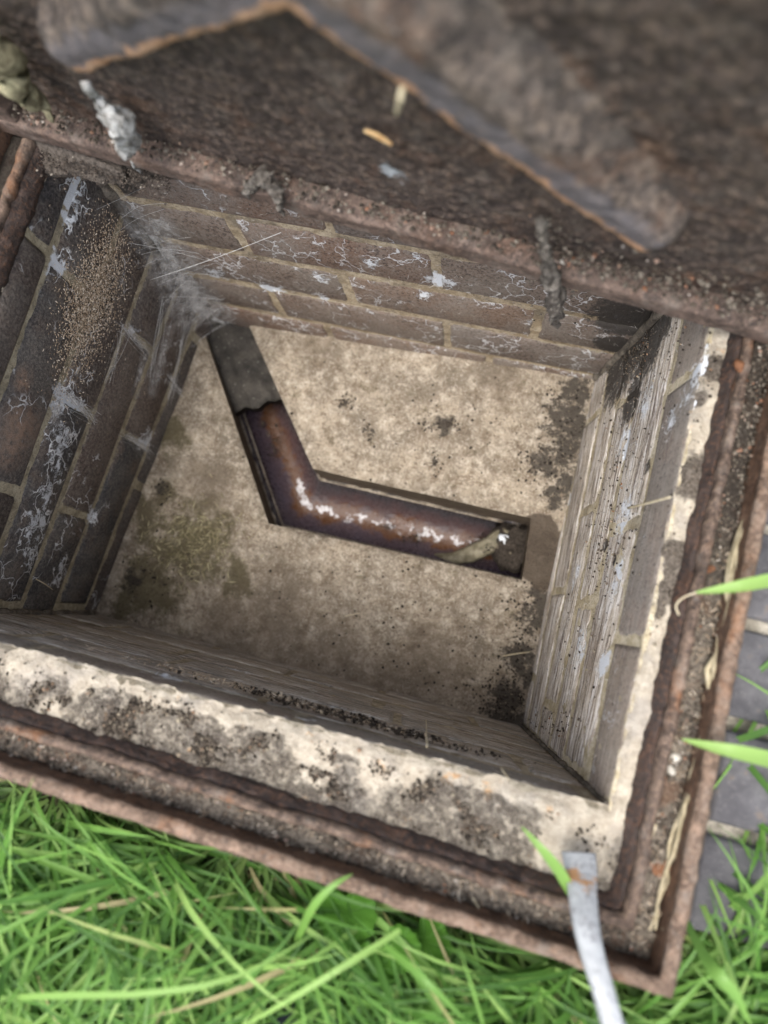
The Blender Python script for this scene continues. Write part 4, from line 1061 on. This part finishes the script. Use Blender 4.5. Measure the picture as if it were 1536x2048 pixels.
# fuzz of silk hairs on the right and far walls
rr = random.Random(8)
pts = []
for _ in range(1500):
    p = PR(rr.uniform(.01, .44), rr.uniform(-.37, -.05), -.001); pts.append(p)
M_hair = bits_mat('pale_fibres', [(0, (0.3, 0.26, 0.2)), (1, (0.66, 0.63, 0.58))])
slivers('dust_fibres', pts, 0.002, 0.010, 0.00022, M_hair, rr, V(-1, 0, 0))
pts = [PF(rr.uniform(0.01, 0.56), rr.uniform(-0.36, -0.06), -.001) for _ in range(900)]
slivers('dust_fibres', pts, 0.002, 0.009, 0.0002, M_hair, rr, V(0, -1, 0))

# ------------------------------------------------------------------ steel bar, resting on the mortar ledge and the frame
t = NT('galvanised_steel'); n = t.noise(60, 5, .7); g = t.noise(240, 3, .7)
c = t.mix(t.ss(n, .3, .7), (0.25, 0.26, 0.265), (0.42, 0.435, 0.44)); c = t.mix(t.ss(t.noise(120, 6, .75), .5, .62, 0, .75), c, (.17, .17, .175))
rb = [(at((1170, 1775), .03), .016), (at((1168, 1815), .035), .014), (at((1148, 1752), .03), .012)]
c = t.mix(t.ss(t.m_('ADD', t.blobs(rb), t.mul(t.m_('SUBTRACT', t.noise(170, 6, .78), .5), 3.2)), .5, .8), c, (.34, .19, .09))
t.bump(t.m_('ADD', n, g), .35, .002); t.sk(t.b, 'Metallic', 0.1); M_steel = t.fin(c, .5, .5)
cen = [(1157, 1706, .018), (1162, 1745, .026), (1165, 1790, .036), (1172, 1850, .046), (1185, 1910, .053), (1203, 1970, .058), (1222, 2040, .061), (1245, 2120, .058)]
hwid = [.0118, .0108, .0095, .0084, .0075, .0070, .0070, .0070]; hthk = [.0022, .0028, .0038, .0055, .0065, .007, .007, .007]
pc = [at((x, y), z) for x, y, z in cen]
pe = pc[-1] + V(0.10, -0.38, -0.06); pc += [pc[-1].lerp(pe, .3) , pc[-1].lerp(pe, .65), pe]; hwid += [.007] * 3; hthk += [.007] * 3
p = smooth_path(pc, 60); wd = radp(hwid, len(p)); th = radp(hthk, len(p))
mb = MB(); N_ = 16
for k, q in enumerate(p):
    tg = (p[min(k + 1, len(p) - 1)] - p[max(k - 1, 0)]).normalized(); x = tg.cross(V(0, 0, 1)).normalized(); y = x.cross(tg)
    for i in range(N_):
        a = 2 * math.pi * i / N_; ca_, sa_ = math.cos(a), math.sin(a)
        cx_ = math.copysign(abs(ca_) ** .55, ca_); sy_ = math.copysign(abs(sa_) ** .55, sa_)
        mb.add(q + x * (wd[k] * cx_) + y * (th[k] * sy_))
for k in range(len(p) - 1):
    for i in range(N_):
        j = (i + 1) % N_; mb.f.append((k * N_ + i, k * N_ + j, (k + 1) * N_ + j, (k + 1) * N_ + i))
mb.f.append(tuple(range(N_))[::-1]); mb.f.append(tuple((len(p) - 1) * N_ + i for i in range(N_)))
tag(mb.build('lifting_bar', M_steel), 'grey steel lifting bar with a flattened rust spotted tip resting on the mortar ledge', 'steel bar')

# ------------------------------------------------------------------ brick on edge path along the right side
t = NT('blue_paver'); n = t.noise(30, 6, .65); g = t.noise(300, 4, .7)
c = t.mix(t.ss(n, .3, .7), (0.06, 0.058, 0.064), (0.125, 0.122, 0.128)); c = t.mix(t.ss(g, .55, .75, 0, .6), c, (.2, .19, .185)); c = t.mix(t.ss(t.noise(60, 5, .7), .58, .66, 0, .6), c, (.15, .115, .09))
t.bump(t.m_('ADD', n, g), .5, .002); M_paver = t.fin(c, .75, .35)
M_pm = mortar_mat('path_mortar', (.22, .2, .16), (.38, .35, .29), (), (), .35)
mb = MB()
mb.grid(lambda u, v: V(lerp(0.636, 0.93, u), lerp(-0.075, 1.2, v), -0.011 + 0.004 * fn(V(u * .3, v * 1.3, 0), 30) - (0.03 if u in (0, 1) or v in (0, 1) else 0)), 40, 160)
path = tag(mb.build('path', M_pm), kind='structure')
rr = random.Random(31)
for k in range(17):
    for row in range(1):
        y0 = -0.066 + 0.0745 * k; x0 = 0.642 + rr.uniform(-.002, .003)
        mbk = MB(); w2, l2 = 0.0645, 0.215
        us = [0, .012, .25, .5, .75, .988, 1]; vs = [0, .04, .5, .96, 1]; dz = rr.uniform(-.002, .002); cen_ = V(x0, y0, 0)
        for jv, v in enumerate(vs):
            for iu, u in enumerate(us):
                ed = iu in (0, 6) or jv in (0, 4); q = V(x0 + u * l2, y0 + v * w2, 0)
                mbk.add(V(q.x, q.y + .001 * nz(q, 40), dz + .0 - (.004 if ed else 0) + .0015 * nz(q, 45)))
        W = 7
        for j in range(4):
            for i in range(6): mbk.f.append((j * W + i, j * W + i + 1, (j + 1) * W + i + 1, (j + 1) * W + i))
        ring = [(i, 0) for i in range(7)] + [(6, j) for j in range(1, 5)] + [(i, 4) for i in range(5, -1, -1)] + [(0, j) for j in range(3, 0, -1)]
        bk = [mbk.add(V(mbk.v[j * W + i][0], mbk.v[j * W + i][1], -.05)) for i, j in ring]
        for r in range(len(ring)):
            a_, b_ = ring[r], ring[(r + 1) % len(ring)]
            mbk.f.append((b_[1] * W + b_[0], a_[1] * W + a_[0], bk[r], bk[(r + 1) % len(ring)]))
        mbk.build('brick', M_paver, path)

# ------------------------------------------------------------------ grass
def grass_mat():
    t = NT('grass_green'); r = t.attr('rnd'); al = t.attr('along')
    c = t.ramp(r, [(0, (0.05, 0.125, 0.022)), (0.35, (0.105, 0.24, 0.04)), (0.75, (0.185, 0.35, 0.073)), (0.97, (0.30, 0.46, 0.125)), (0.993, (0.42, 0.38, 0.17)), (1, (0.45, 0.38, 0.2))])
    c = t.mix(t.ss(al, 0.30, 0.0, 0, 0.45), c, (0.25, 0.3, 0.12))
    t.fin(c, 0.45, 0.35)
    t.sk(t.b, 'Transmission Weight', 0.0)
    tl = t.n.new('ShaderNodeBsdfTranslucent'); t.sk(tl, 'Color', c)
    mxn = t.n.new('ShaderNodeMixShader'); mxn.inputs[0].default_value = 0.35
    t.l.new(t.b.outputs[0], mxn.inputs[1]); t.l.new(tl.outputs[0], mxn.inputs[2]); t.l.new(mxn.outputs[0], t.out.inputs['Surface'])
    return t.m
M_grass = grass_mat()
def blade(mb, root, az, L, w, lift, droop, val, rr, seg=7, twist=0.0, fold=0.25):
    d = V(math.cos(az), math.sin(az), 0); s_ = V(-d.y, d.x, 0)
    p = root.copy(); el = lift; side_ = rr.gauss(0, 0.25)
    q = p.copy(); e2 = el
    for k in range(seg + 1):
        i_ = rotb(q)
        if FX0 - .008 < i_.x < FX1 + .008 and FY0 - .008 < i_.y < FY1 and (q.z < 0.047 or i_.y > FY0 + 0.03 and i_.x < FX1 - .03): return False
        e2 -= droop / seg; dd = (d + s_ * side_ * (k / seg)).normalized()
        q = q + (dd * math.cos(e2) + V(0, 0, 1) * math.sin(e2)) * (L / seg); q.z = max(q.z, GZ + .004)
    b = len(mb.v)
    for k in range(seg + 1):
        x = k / seg
        ww = w * (0.55 + 0.9 * min(x * 3, 1) * 0.5) * (1 - x ** 2.6) ** 0.9 + 0.00012
        tw = twist * x
        sv = (s_ * math.cos(tw) + V(0, 0, 1) * math.sin(tw))
        up = V(0, 0, 1) * (fold * ww)
        for q in (p - sv * ww / 2 + up, p, p + sv * ww / 2 + up):
            i = mb.add(q); mb.att('rnd', i, val); mb.att('along', i, x)
        el -= droop / seg
        dd = (d + s_ * side_ * x).normalized()
        p = p + (dd * math.cos(el) + V(0, 0, 1) * math.sin(el)) * (L / seg)
        if p.z < GZ + 0.004: p.z = GZ + 0.004
    for k in range(seg):
        o_ = b + k * 3
        mb.f.append((o_, o_ + 1, o_ + 4, o_ + 3)); mb.f.append((o_ + 1, o_ + 2, o_ + 5, o_ + 4))
rr = random.Random(77)
mb = MB()
def in_frame(x, y, m=0.0): return FX0 - m < x < FX1 + m and FY0 - m < y < FY1 + m
def field(n, x0, x1, y0, y1, rng=rr, ls=1.0, wmul=1.0):
    cnt = 0
    while cnt < n:
        x, y = rng.uniform(x0, x1), rng.uniform(y0, y1)
        if in_frame(x, y, 0.010): continue
        if 0.634 < x < 0.87 and -0.07 < y < 1.2:
            if rng.random() > (0.05 if y > 0.06 else 0.6 if x > 0.66 else 0.2): continue
        cnt += 1
        q = V(x, y, 0)
        ang = 6.28 * (nz(q, 7.0) * 1.2 + 0.5) + rng.gauss(0, 0.9)
        L = rng.uniform(0.06, 0.17) * ls * (1 + 0.4 * nz(q, 9)); w = rng.uniform(0.0022, 0.0058) * wmul
        lift = rng.uniform(0.25, 1.15)
        # blades by the frame lean along it or away
        if y > FY0 - 0.06 and -0.1 < x < 0.64 and y < 0: 
            if math.sin(ang) > 0.15: ang = -ang if rng.random() < 0.85 else ang
        if FX1 < x < FX1 + 0.06 and math.cos(ang) < -0.1 and rng.random() < 0.85: ang = math.pi - ang
        blade(mb, V(x, y, GZ), ang, L, w, lift, rng.uniform(0.5, 1.7), rng.random(), rng, twist=rng.gauss(0, 0.6))
field(9500, -0.25, 0.95, -0.42, -0.085)
field(2200, -0.2, 0.66, -0.19, -0.10); field(3200, 0.63, 0.95, -0.42, 0.2)
field(500, 0.87, 1.3, -0.3, 0.8); field(900, -0.6, -0.08, -0.5, 0.8)
field(1800, -0.9, 1.5, -1.0, -0.4, ls=1.15)
tag(mb.build('grass', M_grass), kind='stuff')
# single large blades that stand out
def big_blade(pts, w, val, label, curl=None):
    p = smooth_path(pts, 20); mb = MB(); n = len(p)
    for k, q in enumerate(p):
        x = k / (n - 1); tg = (p[min(k + 1, n - 1)] - p[max(k - 1, 0)]).normalized(); s_ = tg.cross(V(0, 0, 1)).normalized()
        ww = w * max(0.04, (1 - x ** 3)) * (0.75 + 0.25 * min(1, 4 * x)); 
        for e, r in ((-1, .22), (0, 0), (1, .22)):
            i = mb.add(q + s_ * (e * ww / 2) + V(0, 0, ww * r)); mb.att('rnd', i, val); mb.att('along', i, 0.5)
    for k in range(n - 1):
        o_ = k * 3; mb.f.append((o_, o_ + 1, o_ + 4, o_ + 3)); mb.f.append((o_ + 1, o_ + 2, o_ + 5, o_ + 4))
    return tag(mb.build('long_grass', M_grass), label, 'grass', kind='thing')
big_blade([at((1700, 1120), .03), at((1600, 1148), .06), at((1500, 1168), .065), at((1440, 1178), .06), at((1385, 1186), .052)], .0095, .9, 'broad bright grass blade reaching in from the right edge over the frame')
mb = MB(); p = smooth_path([at((1392, 1185), .053), at((1365, 1196), .05), at((1352, 1212), .047), at((1358, 1230), .045)], 14); mb.tube(p, .0006, 5)
tag(mb.build('grass_tip', M_straw), 'withered curled tip of the broad grass blade over the right frame', 'grass tip')
big_blade([at((1640, 1560), .0), at((1560, 1525), .05), at((1480, 1505), .06), at((1420, 1492), .055), at((1362, 1478), .045)], .0105, .92, 'yellow green grass blade crossing the right frame below the curled one')
big_blade([at((1150, 1800), .02), at((1120, 1745), .04), at((1085, 1700), .05), at((1042, 1652), .045)], .0075, .8, 'short upright green blade beside the tip of the steel bar')
big_blade([at((590, 1890), .0), at((625, 1815), .05), at((665, 1772), .06), at((705, 1748), .055)], .0055, .7, 'green grass blade pointing over the near rim of the frame at its middle')
big_blade([at((-80, 2000), .0), at((120, 1990), .06), at((300, 1985), .075), at((480, 1950), .07), at((640, 1860), .05)], .0045, .85, 'long arching grass blade sweeping across the lower left of the lawn')
big_blade([at((770, 1890), .03), at((850, 1960), .06), at((930, 2040), .05)], .0055, .55, 'blue green grass blade slanting down below the scalloped leaves')
big_blade([at((800, 1860), .04), at((690, 1930), .055), at((560, 2010), .05), at((470, 2060), .03)], .0045, .9, 'pale green grass blade slanting down left from the scalloped leaves')
big_blade([at((1365, 1830), .0), at((1420, 1930), .05), at((1470, 1990), .055), at((1500, 2050), .04)], .009, .75, 'green blade leaning outwards from the near right corner of the frame')

# scalloped weed leaves
t = NT('weed_leaf'); v_ = t.attr('vein'); c = t.mix(t.noise(60, 4), (0.028, 0.085, 0.008), (0.06, 0.15, 0.016)); c = t.mix(t.mul(v_, .6), c, (.1, .22, .05)); t.bump(t.m_('ADD', t.noise(140, 3), v_), .6, .003); M_leaf = t.fin(c, .8, .12)
weed = empty('weed_plant', at((740, 1900), GZ), 'dark green weed with round scalloped leaves by the near rim of the frame', 'weed')
def scallop(ctr, r, az, tilt):
    mb = MB(); n, m = 56, 7
    d = V(math.cos(az), math.sin(az), 0); s_ = V(-d.y, d.x, 0)
    for j in range(m + 1):
        for i in range(n):
            a = 2 * math.pi * i / n; notch = 1 - 0.55 * math.exp(-((a - math.pi) / 0.28) ** 2)
            rad_ = r * (j / m) * notch * (1 + 0.05 * math.cos(a * 14) * (j / m))
            x, y = rad_ * math.cos(a), rad_ * math.sin(a) * 0.95
            vein = max(0, math.cos(a * 7)) ** 8 * min(1, j / 2)
            z = 0.10 * r * math.cos(a * 7) * (j / m) ** 2 * 0.5 + tilt * x + 0.12 * r * (j / m) ** 2
            q = ctr + d * x + s_ * y + V(0, 0, z); k = mb.add(q); mb.att('vein', k, vein)
    for j in range(m):
        for i in range(n):
            i2 = (i + 1) % n; mb.f.append((j * n + i, j * n + i2, (j + 1) * n + i2, (j + 1) * n + i))
    child(mb, 'leaf', M_leaf, weed)
    mb = MB(); mb.tube(smooth_path([ctr - d * r * .35, ctr - d * r * .7 - V(0, 0, .012), V(weed.location.x, weed.location.y, GZ)], 8), .0009, 5); child(mb, 'stem', M_leaf, weed)
for px, z, r, az, tl_ in (((695, 1825), .002, .022, -1.2, .1), ((745, 1935), .006, .019, -1.6, -.1), ((800, 1895), .008, .015, -.4, .2), ((850, 1885), -.002, .019, -.8, .1), ((640, 1925), -.006, .017, -2.4, 0.0)):
    scallop(at(px, z), r, az, tl_)

# ------------------------------------------------------------------ the toe of a dark shoe in the grass
t = NT('navy_mesh_fabric'); wv = t.voro(900); n = t.noise(40, 3)
c = t.mix(t.ss(wv, .3, .6), (0.018, 0.021, 0.03), (0.05, 0.056, 0.075)); t.bump(wv, .5, .0008); M_shoe = t.fin(c, .85, .2)
M_sole = plain_mat('shoe_sole', (.03, .03, .032), (.06, .06, .062), 100, .7, .3, .2)
tip = at((650, 2012), 0.0); sd_dir = V(0.12, 1.0, 0).normalized(); sx = V(sd_dir.y, -sd_dir.x, 0)
shoe = empty('shoe', V(tip.x, tip.y, GZ), 'dark navy fabric shoe toe at the bottom edge of the grass', 'shoe')
def shoe_half(s):                         # half width of the outline at distance s from the toe
    return 0.048 * math.sqrt(max(0, 1 - (1 - min(s / 0.075, 1)) ** 2)) * (1 - 0.20 * sm(.10, .17, s) + 0.05 * sm(.2, .25, s)) * math.sqrt(max(0.0, min(1, (0.295 - s) / 0.03)))
mb = MB()
def fup(u, v):
    s_ = 0.001 + 0.293 * v; hw = shoe_half(s_) ; a = math.pi * u
    hgt = 0.045 * math.sqrt(min(1, s_ / 0.06)) + 0.05 * sm(.09, .2, s_)
    x = -math.cos(a) * hw * (1 - .25 * math.sin(a) * sm(.1, .2, s_)); z = math.sin(a) ** .8 * hgt
    if s_ > .17: z = min(z, hgt * (0.86 - .1 * math.sin((s_ - .17) * 25)))
    return Vector((tip.x, tip.y, GZ + 0.024)) - sd_dir * s_ + sx * x + V(0, 0, z)
mb.grid(fup, 22, 40); child(mb, 'upper', M_shoe, shoe)
mb = MB()
def fso(u, v):
    s_ = 0.293 * (0.5 - 0.5 * math.cos(math.pi * min(u * 2, 2 - u * 2))); hw = shoe_half(max(s_, 1e-4)) + 0.003; sg = -1 if u < .5 else 1
    return Vector((tip.x, tip.y, GZ + 0.002)) - sd_dir * (s_ - 0.003) + sx * (sg * hw) + V(0, 0, 0.024 * v)
mb.grid(fso, 60, 2, True)
mb.f.append(tuple(range(60))[::-1]); mb.f.append(tuple(120 + i for i in range(60)))
child(mb, 'sole', M_sole, shoe)
